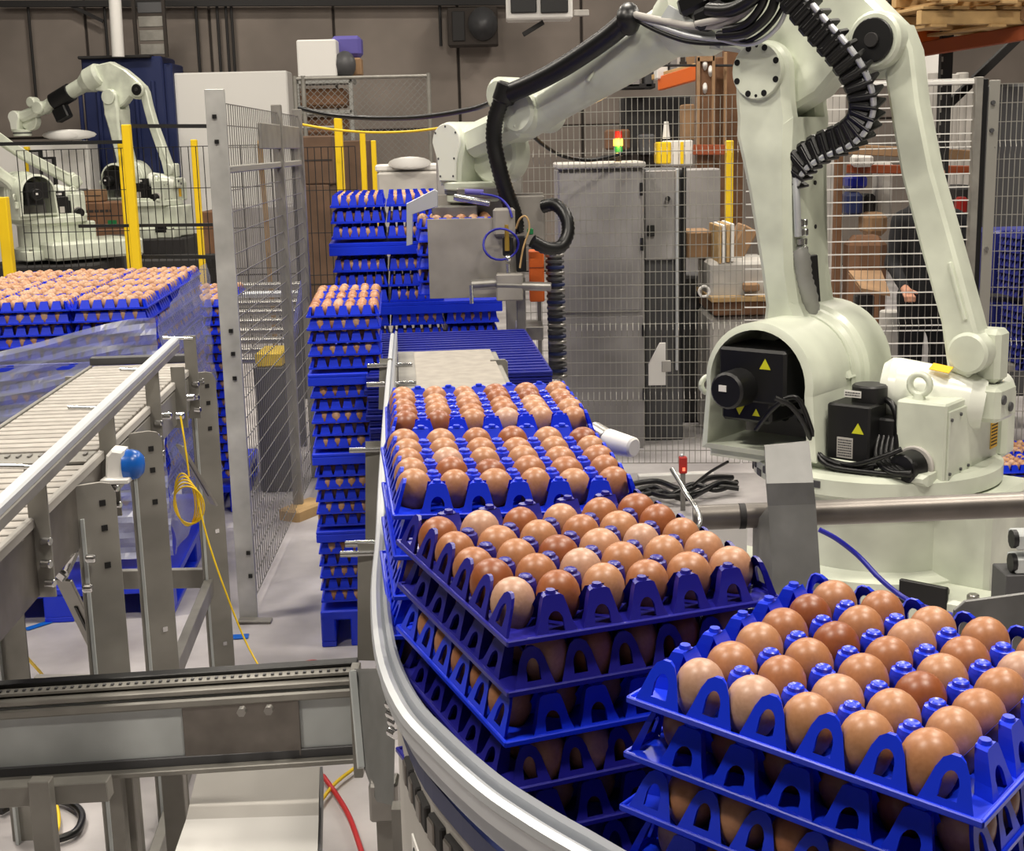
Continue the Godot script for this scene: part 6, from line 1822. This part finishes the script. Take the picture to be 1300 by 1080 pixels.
func far_things() -> void:
	# navy container and white panels far left
	var t := thing("navy_container", "tall navy corrugated container behind the distant robot", "container", v(-5.6, 0, -20))
	part(mb().box(v(-5.441, 1.645, -20.4), v(1.153, 3.29, 0.8), 0.02), "body", M.navy, t)
	part(mb().box(v(-4.822, 1.598, -20.45), v(0.146, 3.195, 0.7), 0.02), "side_leaf", M.navy, t)
	for x in [v(-6.058, 2.341, -19.97), v(-5.798, 2.335, -19.97), v(-5.528, 2.329, -19.97), v(-5.257, 2.322, -19.97), v(-5.008, 2.317, -19.97)]:
		part(mb().box(v(x.x, 1.5, x.z), v(0.05, 2.9, 0.06), 0.01), "rib", M.navy, t)
	part(mb().box(v(-5.519, 3.286, -20.05), v(1.024, 0.043, 0.3), 0.01), "top_rail", M.dark, t)
	solo(mb().box(v(-3.948, 1.53, -20.45), v(1.644, 3.061, 0.5), 0.02), "white_partition", M.white, "large white panel wall right of the navy container", "panel")
	solo(mb().box(v(-6.5, 1.063, -19.15), v(1.605, 2.127, 0.5), 0.02), "white_bench", M.white, "white block wall behind the left robot", "wall unit")
	solo(mb().ball(v(-5.8, 2.202, -18.5), v(0.36, 0.07, 0.2)).ball(v(-5.852, 2.192, -18.4), v(0.24, 0.06, 0.2)), "white_sack", M.white, "white sack lying on the block wall beside the navy container", "sack")
	var s1 := thing("framed_panel", "black framed mesh screen behind the left robot", "panel", v(-6.224, 1.508, -18.2))
	part(mb().box(v(-6.171, 1.008, -18.215), v(0.175, 2.016, 0.03), 0.005), "frame", M.black, s1)
	part(mb().box(v(-6.2, 1.604, -18.18), v(0.135, 0.764, 0.02), 0.004), "screen", M.cabinet_grey, s1)
	var s2 := thing("framed_panel", "lower black framed mesh screen beside the white block wall", "panel", v(-6.014, 1.404, -18.1))
	part(mb().box(v(-5.966, 0.961, -18.115), v(0.164, 1.921, 0.03), 0.005), "frame", M.black, s2)
	part(mb().box(v(-5.992, 1.531, -18.08), v(0.124, 0.721, 0.02), 0.004), "screen", M.cabinet_grey, s2)
	solo(mb().box(v(-6.33, 1.856, -18.35), v(0.062, 0.408, 0.1), 0.01), "yellow_post", M.yellow, "short yellow post behind the left robot's arm", "post")
	# cartons
	var cs := [[v(-5.052, 1.191, -17.3), v(0.633, 0.327, 0.6), M.card, "brown carton with dark print beside the left robot"], [v(-4.905, 0.515, -17.2), v(0.368, 1.03, 0.6), M.card, "brown carton below the printed one"], [v(-5.35, 1.441, -17.35), v(0.098, 0.155, 0.3), M.cabinet_dark, "dark tub on the brown carton by the left robot"], [v(-5.174, 1.432, -17.35), v(0.216, 0.145, 0.3), M.card_light, "light carton on the brown one by the left robot"], [v(-1.548, 1.847, -11.7), v(0.24, 0.395, 0.6), M.card_dark, "tall brown carton stack behind the black mesh"], [v(-1.571, 0.825, -11.7), v(0.215, 1.65, 0.6), M.card_dark, "lower brown carton stack behind the black mesh"], [v(-1.579, 1.01, -14.9), v(0.315, 2.019, 0.6), M.card_dark, "brown carton block between the yellow posts"], [v(-3.422, 0.629, -16.25), v(0.284, 1.258, 0.5), M.card, "brown carton behind the yellow post by the wire fence"], [v(-2.53, 0.69, -14.3), v(0.705, 1.379, 0.6), M.cabinet_grey, "long grey carton row seen through the wire fence"]]
	for q in cs:
		var k := thing("carton", q[3], "carton", q[0] - v(0, q[1].y / 2, 0))
		part(mb().box(q[0], q[1], 0.012), "box", q[2], k)
		part(mb().box(q[0] + v(0, 0, q[1].z / 2 + 0.001), v(q[1].x * 0.98, 0.012, 0.004)), "seam", M.wall_dark, k)
		if q[3].contains("print"):
			var tx := mb()
			lettering(tx, q[0] + v(-0.02, 0.06, q[1].z / 2 + 0.003), Vector3.RIGHT, 0.34, 0.07, 1, 6)
			part(tx, "print", M.wall_dark, k)
			part(mb().box(q[0] + v(0.16, -0.08, q[1].z / 2 + 0.003), v(0.11, 0.05, 0.004)), "green_label", M.green, k)
	solo(mb().box(v(-3.496, 0.429, -14.4), v(0.686, 0.858, 0.8), 0.01), "dark_machine", M.dark, "dark low machine behind the wrapped eggs", "machine")
	solo(mb().box(v(-4.742, 0.489, -16.5), v(0.309, 0.978, 0.4), 0.03), "cable_box", M.cabinet_dark, "dark cable box beside the left robot's base", "box")
	# white box and bundles on a green steel rack, inside a chain-link cage
	var rk := thing("storage_rack", "pale green steel rack behind the chain-link cage", "rack", v(-2.178, 1.838, -16.5))
	part(mb().box(v(-2.427, 1.379, -16.43), v(0.046, 2.759, 0.06), 0.005), "upright", M.grey_sleeve, rk)
	part(mb().box(v(-1.801, 1.368, -16.43), v(0.046, 2.736, 0.06), 0.005), "upright", M.grey_sleeve, rk)
	part(mb().box(v(-2.115, 2.72, -16.65), v(0.673, 0.063, 0.5), 0.005), "shelf", M.grey_sleeve, rk)
	part(mb().box(v(-2.134, 2.361, -16.65), v(0.676, 0.045, 0.5), 0.005), "shelf", M.grey_sleeve, rk)
	solo(mb().box(v(-2.18, 2.976, -16.625), v(0.46, 0.427, 0.45), 0.015), "white_box", M.white, "white box on the green rack above the cage", "box")
	solo(mb().box(v(-1.867, 3.127, -16.85), v(0.355, 0.244, 0.3), 0.04), "violet_bundle", M.lilac, "violet plastic bundle beside the white box", "bundle")
	solo(mb().ball(v(-1.864, 2.903, -16.5), v(0.13, 0.16, 0.14)), "grey_bag", M.cabinet_dark, "dark grey bag below the violet bundle", "bag")
	solo(mb().box(v(-1.751, 2.884, -16.7), v(0.14, 0.207, 0.2), 0.02), "tan_carton", M.card_light, "small tan carton beside the grey bag on the rack", "carton")
	solo(mb().box(v(-2.143, 2.527, -16.675), v(0.558, 0.226, 0.35), 0.04), "brown_bundle", M.wood_dark, "brown bundle on the rack's upper shelf inside the cage", "bundle")
	solo(mb().box(v(-2.15, 2.204, -16.675), v(0.542, 0.219, 0.35), 0.04), "brown_bundle", M.card, "brown carton on the rack's lower shelf inside the cage", "bundle")
	var cg := thing("chain_link_cage", "chain-link cage with grey pipe frame left of the robot wrist", "cage", v(-1.3, 0, -15.2))
	var z := -15.2
	var p0 := v(-2.271, 2.69, -15.2)
	var p1 := v(-0.818, 2.682, -15.2)
	for x in [p0.x, p0.x + 0.09, p1.x]:
		part(mb().cyl(v(x, 0, z), v(x, p0.y + 0.03, z), 0.025, -1, 10), "pipe_post", M.galv, cg)
	part(mb().cyl(v(p0.x, p0.y, z), v(p1.x, p0.y, z), 0.02, -1, 10), "top_pipe", M.galv, cg)
	part(mb().cyl(v(p0.x, p0.y - 0.52, z), v(p0.x + 0.5, p0.y - 0.52, z), 0.016, -1, 10), "mid_pipe", M.galv, cg)
	var cl := mb()
	var h := p0.y - 0.9
	var wd := p1.x - p0.x
	var st := 0.075
	for i in range(-int(h / st), int(wd / st) + 1):
		for dr in 2:
			var x0: float = i * st
			var xa := maxf(x0, 0.0)
			var xb := minf(x0 + h, wd)
			if xb - xa < 0.02:
				continue
			var ya := 0.9 + (xa - x0)
			var yb := 0.9 + (xb - x0)
			if dr:
				cl.bar(v(p0.x + xa, ya, z), v(p0.x + xb, yb, z), 0.006, 0.006)
			else:
				cl.bar(v(p1.x - xa, ya, z + 0.006), v(p1.x - xb, yb, z + 0.006), 0.006, 0.006)
	var cm := part(cl, "chain_link_mesh", M.wire_grey, cg)
	cm.set_meta("kind", "stuff")
	# machines between cage and pallet
	solo(mb().box(v(-0.901, 0.858, -12.85), v(0.56, 1.715, 0.5), 0.02), "grey_machine", M.offwhite, "grey machine block behind the top of the loaded pallet", "machine")
	solo(mb().ball(v(-0.884, 1.791, -12.7), v(0.20, 0.06, 0.2)).box(v(-0.9, 1.752, -12.9), v(0.608, 0.064, 0.4), 0.02), "plastic_sheet_heap", M.white, "heap of white plastic sheet on the grey machine", "sheet")
	solo(mb().box(v(-0.539, 0.953, -11.95), v(0.114, 1.906, 0.3), 0.01), "grey_post_box", M.cabinet_grey, "narrow grey box left of the robot wrist", "box")
	# speakers and unit heater on the back wall
	var sp := thing("wall_speaker", "dark square speaker housing high on the back wall", "speaker", v(-0.447, 3.371, -20.6))
	part(mb().box(v(-0.439, 3.642, -20.775), v(0.736, 0.543, 0.35), 0.02), "housing", M.wall_dark, sp)
	part(mb().ball(v(-0.288, 3.677, -20.58), v(0.22, 0.24, 0.06)), "cone", M.cabinet_dark, sp)
	part(mb().box(v(-0.645, 3.651, -20.6), v(0.184, 0.42, 0.04), 0.01), "panel", M.dark, sp)
	var ac := thing("air_unit", "white framed ventilation unit hanging near the ceiling above the forearm", "air unit", v(0.465, 3.524, -18.5))
	part(mb().box(v(0.486, 3.81, -18.75), v(0.875, 0.533, 0.5), 0.02), "body", M.white, ac)
	part(mb().box(v(0.28, 3.85, -18.485), v(0.339, 0.453, 0.05), 0.01), "grille", M.black, ac)
	part(mb().box(v(0.681, 3.841, -18.485), v(0.359, 0.453, 0.05), 0.01), "grille", M.black, ac)
	part(mb().bar(v(0.268, 3.364, -18.7), v(0.543, 3.519, -18.7), 0.06, 0.06, 0.005), "bracket", M.dark, ac)
	solo(mb().box(v(1.04, 3.619, -18.65), v(0.207, 0.08, 0.1), 0.01), "wall_lamp_arm", M.offwhite, "small pale fitting right of the ventilation unit", "fitting")
	# dark shelving, stacked goods and wooden doors behind the mesh fence
	var sh := thing("dark_shelving", "dark storage shelving with goods behind the signal tower", "shelving", v(1.4, 0, -14))
	part(mb().box(v(1.27, 0.906, -14.1), v(0.594, 1.812, 0.4), 0.02), "lower_unit", M.wall_dark, sh)
	part(mb().box(v(1.564, 2.08, -14.5), v(0.714, 0.618, 0.4), 0.02), "upper_unit", M.dark, sh)
	for q in [[v(1.303, 2.568, -14.15), v(0.142, 0.214, 0.3), M.cabinet_grey], [v(1.453, 2.618, -14.15), v(0.095, 0.321, 0.3), M.cabinet_dark], [v(1.117, 1.962, -13.85), v(0.234, 0.198, 0.3), M.card], [v(1.405, 1.909, -13.85), v(0.156, 0.198, 0.3), M.cabinet_dark]]:
		part(mb().box(q[0], q[1], 0.02), "stored_box", q[2], sh)
	part(mb().box(v(1.358, 2.483, -14.2), v(0.316, 0.046, 0.4), 0.005), "shelf", M.dark, sh)
	solo(mb().box(v(1.53, 2.679, -13.65), v(0.106, 0.308, 0.3), 0.01), "white_cylinder_box", M.white, "narrow white box on the orange rack beam", "box")
	solo(mb().box(v(1.648, 2.669, -13.65), v(0.083, 0.353, 0.3), 0.01), "grey_box", M.cabinet_grey, "narrow grey box on the orange rack beam", "box")
	var pt := thing("poster", "pink and orange poster with dark figure above the orange beam", "poster", v(1.697, 2.536, -13.2))
	part(mb().box(v(1.719, 2.693, -13.21), v(0.163, 0.287, 0.02), 0.003), "sheet", M.offwhite, pt)
	part(mb().box(v(1.758, 2.699, -13.2), v(0.082, 0.244, 0.02), 0.002), "colour_field", M.card_light, pt)
	part(mb().box(v(1.686, 2.718, -13.19), v(0.044, 0.122, 0.02), 0.004).box(v(1.69, 2.653, -13.19), v(0.067, 0.022, 0.02), 0.002), "figure", M.wall_dark, pt)
	rack_beam(v(1.518, 2.485, -13.593), v(1.745, 2.532, -12.581), 0.13, M.orange, "orange rack beam left of the robot's lower arm")
	rack_beam(v(1.48, 2.555, -13.811), v(1.76, 2.599, -12.799), 0.05, M.wood, "thin wooden deck edge above the short orange beam")
	var d := thing("wooden_door_stack", "tall brown framed wooden panels standing beside the lower arm", "panel", v(1.9, 0, -12.5))
	part(mb().box(v(1.774, 1.325, -12.35), v(0.152, 2.651, 0.1), 0.01), "leaf", M.wood_dark, d)
	part(mb().box(v(1.708, 2.252, -12.285), v(0.028, 0.796, 0.05), 0.005), "stile", M.card_light, d)
	part(mb().box(v(1.84, 2.269, -12.285), v(0.028, 0.836, 0.05), 0.005), "stile", M.card_light, d)
	part(mb().box(v(1.772, 2.642, -12.285), v(0.158, 0.067, 0.05), 0.005), "rail", M.card_light, d)
	part(mb().box(v(1.94, 1.33, -12.55), v(0.091, 2.659, 0.1), 0.01), "leaf", M.wood_dark, d)
	part(mb().box(v(1.974, 2.272, -12.475), v(0.028, 0.849, 0.05), 0.005), "stile", M.card_light, d)
	for q in [v(1.765, 2.583, -12.28), v(1.814, 2.528, -12.28), v(1.766, 2.382, -12.28)]:
		part(mb().ball(q, v(0.022, 0.05, 0.015), 10), "pale_mark", M.white, d)
	solo(mb().box(v(2.156, 1.385, -13.15), v(0.168, 2.77, 0.3), 0.02), "brown_board", M.wood_dark, "plain brown board behind the lower arm's hub", "board")
	solo(mb().box(v(1.671, 2.098, -12.75), v(0.1, 0.321, 0.3), 0.01), "tan_carton", M.card_light, "upright tan carton left of the wooden panels", "carton")
	solo(mb().cyl(v(1.44, 1.956, -12.4), v(1.44, 2.107, -12.4), 0.035, 0.02, 12), "white_bottle", M.white, "white bottle on the striped crate above the cabinet", "bottle")
	var cr := thing("striped_crate", "white crate with yellow ends behind the mesh above the cabinet", "crate", v(1.527, 1.734, -12.3))
	part(mb().box(v(1.544, 1.83, -12.45), v(0.245, 0.22, 0.3), 0.01), "body", M.white, cr)
	part(mb().box(v(1.407, 1.833, -12.4), v(0.119, 0.192, 0.28), 0.01), "yellow_end", M.yellow, cr, "yellow end")
	part(mb().box(v(1.565, 1.829, -12.28), v(0.028, 0.192, 0.02), 0.003), "yellow_strip", M.yellow, cr)
	rack_beam(v(1.658, 1.855, -12.237), v(1.937, 1.848, -12.236), 0.09, M.orange_dull, "dull red beam under the wooden panels")
	rack_beam(v(1.084, 2.598, -12.391), v(2.024, 2.576, -12.386), 0.02, M.dark, "thin dark rod crossing in front of the wooden panels")
	# cartons and boards right of the cabinet
	solo(mb().box(v(1.269, 1.257, -9.2), v(0.177, 0.176, 0.4), 0.01), "carton", M.card_light, "open tan carton right of the electrical cabinet", "carton")
	var bo := thing("board_stack", "pale boards standing on edge beside the tan carton", "boards", v(1.389, 1.165, -8.9))
	for i in 4:
		var q := v(1.352, 1.278, -8.9) + v(0.027 * i, 0.004 * i, 0)
		part(mb().box(q, v(0.021, 0.24, 0.4), 0.003), "board", M.white if i % 2 else M.wood, bo)
	solo(mb().box(v(1.551, 1.22, -9.25), v(0.105, 0.308, 0.3), 0.01, Basis(Vector3.BACK, -0.5)), "leaning_board", M.card_light, "tan board leaning beside the lower arm", "board")
	var tb := thing("packing_table", "white block table with wooden pallet between cabinet and robot", "table", v(1.35, 0, -8.9))
	part(mb().box(v(1.503, 1.047, -9), v(0.419, 0.242, 0.6), 0.02), "upper_block", M.offwhite, tb)
	part(mb().box(v(1.519, 0.876, -8.975), v(0.424, 0.091, 0.65), 0.01), "pallet_deck", M.wood_dark, tb)
	part(mb().box(v(1.506, 0.937, -8.97), v(0.437, 0.035, 0.7), 0.006), "deck_edge", M.wood, tb)
	part(mb().box(v(1.524, 0.407, -9), v(0.457, 0.814, 0.6), 0.02), "lower_block", M.offwhite, tb)
	part(mb().box(v(1.544, 1.011, -8.65), v(0.1, 0.05, 0.1), 0.01), "wood_offcut", M.card_light, tb)
	solo(mb().box(v(1.269, 0.513, -9.5), v(0.205, 1.027, 0.4), 0.02), "dark_machine", M.cabinet_dark, "dark machine low between the cabinet and white table", "machine")
	# yellow tape crate and pit behind the fence
	solo(mb().box(v(-1.368, 0.772, -7.75), v(0.151, 0.081, 0.3), 0.008), "yellow_crate", M.yellow, "yellow crate seen through the wire fence", "crate")
	solo(mb().box(v(-1.37, 0.366, -7.8), v(0.169, 0.732, 0.4), 0.01), "dark_box", M.cabinet_dark, "dark box under the yellow crate behind the wire fence", "box")
	var rl := thing("roller_table", "steel roller table seen through the wire fence", "roller conveyor", v(-1.6, 0, -8.6))
	for i in 9:
		var q := v(-1.631, 1.04, -9.2) + v(0, -0.05 * i, 0.09 * i)
		part(mb().cyl(q - v(0.22, 0, 0), q + v(0.22, 0, 0), 0.022, -1, 10), "roller", M.alu if i == 1 else M.steel, rl)
	for s in [-1, 1]:
		part(mb().bar(v(-1.631, 1.04, -9.2) + v(0.24 * s, 0, 0), v(-1.631, 1.04, -9.2) + v(0.24 * s, -0.4, 0.72), 0.03, 0.08, 0.003), "side_rail", M.blue_dull, rl)
		part(mb().bar(v(-1.631, 1.04, -9.2) + v(0.24 * s, -0.2, 0.36), v(-1.631 + 0.24 * s, 0, -8.84), 0.04, 0.04), "leg", M.cabinet_dark, rl)
	solo(mb().bar(v(-1.857, 1.999, -10.5), v(-2.111, 0, -12.136), 0.04, 0.04, 0.003), "wood_lath", M.wood, "thin wooden lath seen through the wire fence", "lath")

func cables() -> void:
	solo(mb().tube(smooth([v(1.033, 0.631, -4.429), v(1.091, 0.599, -4.422), v(1.164, 0.54, -4.41), v(1.223, 0.478, -4.346), v(1.292, 0.428, -4.285), v(1.352, 0.424, -4.182), v(1.42, 0.429, -4.081)], 6), 0.009, 8), "blue_hose", M.blue_cable, "dark blue air hose curving in front of the robot pedestal", "hose")
	solo(mb().tube(smooth([v(-1.24, 2.18, -8.424), v(-1.025, 2.129, -8.21), v(-0.728, 2.1, -7.999), v(-0.439, 2.096, -7.692), v(-0.17, 2.124, -7.392), v(-0.05, 2.156, -7.194)], 6), 0.014, 8), "black_hose", M.rubber, "black hose slung from the fence to the robot wrist", "hose")
	solo(mb().tube(smooth([v(-1.247, 2.087, -8.405), v(-1.027, 2.047, -8.193), v(-0.765, 2.02, -7.881), v(-0.521, 2.016, -7.574), v(-0.326, 2.028, -7.27)], 6), 0.008, 6), "yellow_line", M.yellow, "thin yellow line slung below the black hose", "cable")
	solo(mb().tube(smooth([v(0.135, 1.998, -7.774), v(0.219, 1.927, -7.964), v(0.339, 1.861, -8.154), v(0.513, 1.832, -8.353), v(0.713, 1.864, -8.461)], 6), 0.012, 7), "black_cable", M.rubber, "black cable looping along the top of the mesh fence", "cable")
	solo(mb().tube(smooth([v(-0.859, 0.01, -4.792), v(-0.815, 0.06, -4.75), v(-0.762, 0.08, -4.735), v(-0.733, 0.05, -4.793), v(-0.723, 0.01, -4.814)], 6), 0.008, 7), "red_cable", M.red_cable, "red cable loop on the floor behind the chain conveyor", "cable")
	solo(mb().tube(smooth([v(-0.614, 0.02, -3.923), v(-0.554, 0.02, -3.789), v(-0.497, 0.02, -3.639), v(-0.435, 0.02, -3.414)], 6), 0.008, 7), "red_cable", M.red_cable, "red cable on the floor right of the white cover", "cable")
	solo(mb().tube(smooth([v(-0.522, 0.02, -3.972), v(-0.571, 0.02, -3.867), v(-0.602, 0.02, -3.741)], 6), 0.006, 7), "yellow_cable", M.yellow, "thin yellow cable on the floor right of the white cover", "cable")
	solo(mb().tube(smooth([v(-1.553, 0.02, -3.739), v(-1.515, 0.02, -3.796), v(-1.437, 0.02, -3.813), v(-1.354, 0.02, -3.778), v(-1.298, 0.02, -3.702), v(-1.286, 0.02, -3.603), v(-1.331, 0.02, -3.559)], 6), 0.012, 7), "black_cable", M.rubber, "black cable loop on the floor at the lower left", "cable")
	solo(mb().tube(smooth([v(-1.578, 0.05, -3.751), v(-1.49, 0.05, -3.766), v(-1.418, 0.05, -3.763), v(-1.382, 0.03, -3.736), v(-1.346, 0.02, -3.633), v(-1.339, 0.02, -3.551)], 6), 0.006, 7), "yellow_cable", M.yellow, "thin yellow cable on the floor at the lower left", "cable")
	solo(mb().tube(smooth([v(-1.81, 0.3, -4.517), v(-1.731, 0.25, -4.475), v(-1.747, 0.1, -4.669), v(-1.761, 0.02, -4.776)], 6), 0.006, 7), "yellow_cable", M.yellow, "thin yellow cable hanging at the left below the slat conveyor", "cable")
	for q in [[v(-1.994, 0.004, -5.432), 0.16, 0.035, 0.9, "blue tape strip on the floor at left below the slat conveyor"], [v(-1.129, 0.004, -5.225), 0.08, 0.05, 0.1, "blue tape scrap on the floor at the fence foot"]]:
		solo(mb().box(q[0], v(q[1], 0.003, q[2]), 0.0, Basis(Vector3.UP, q[3])), "tape_strip", M.blue_cap, q[4], "tape")
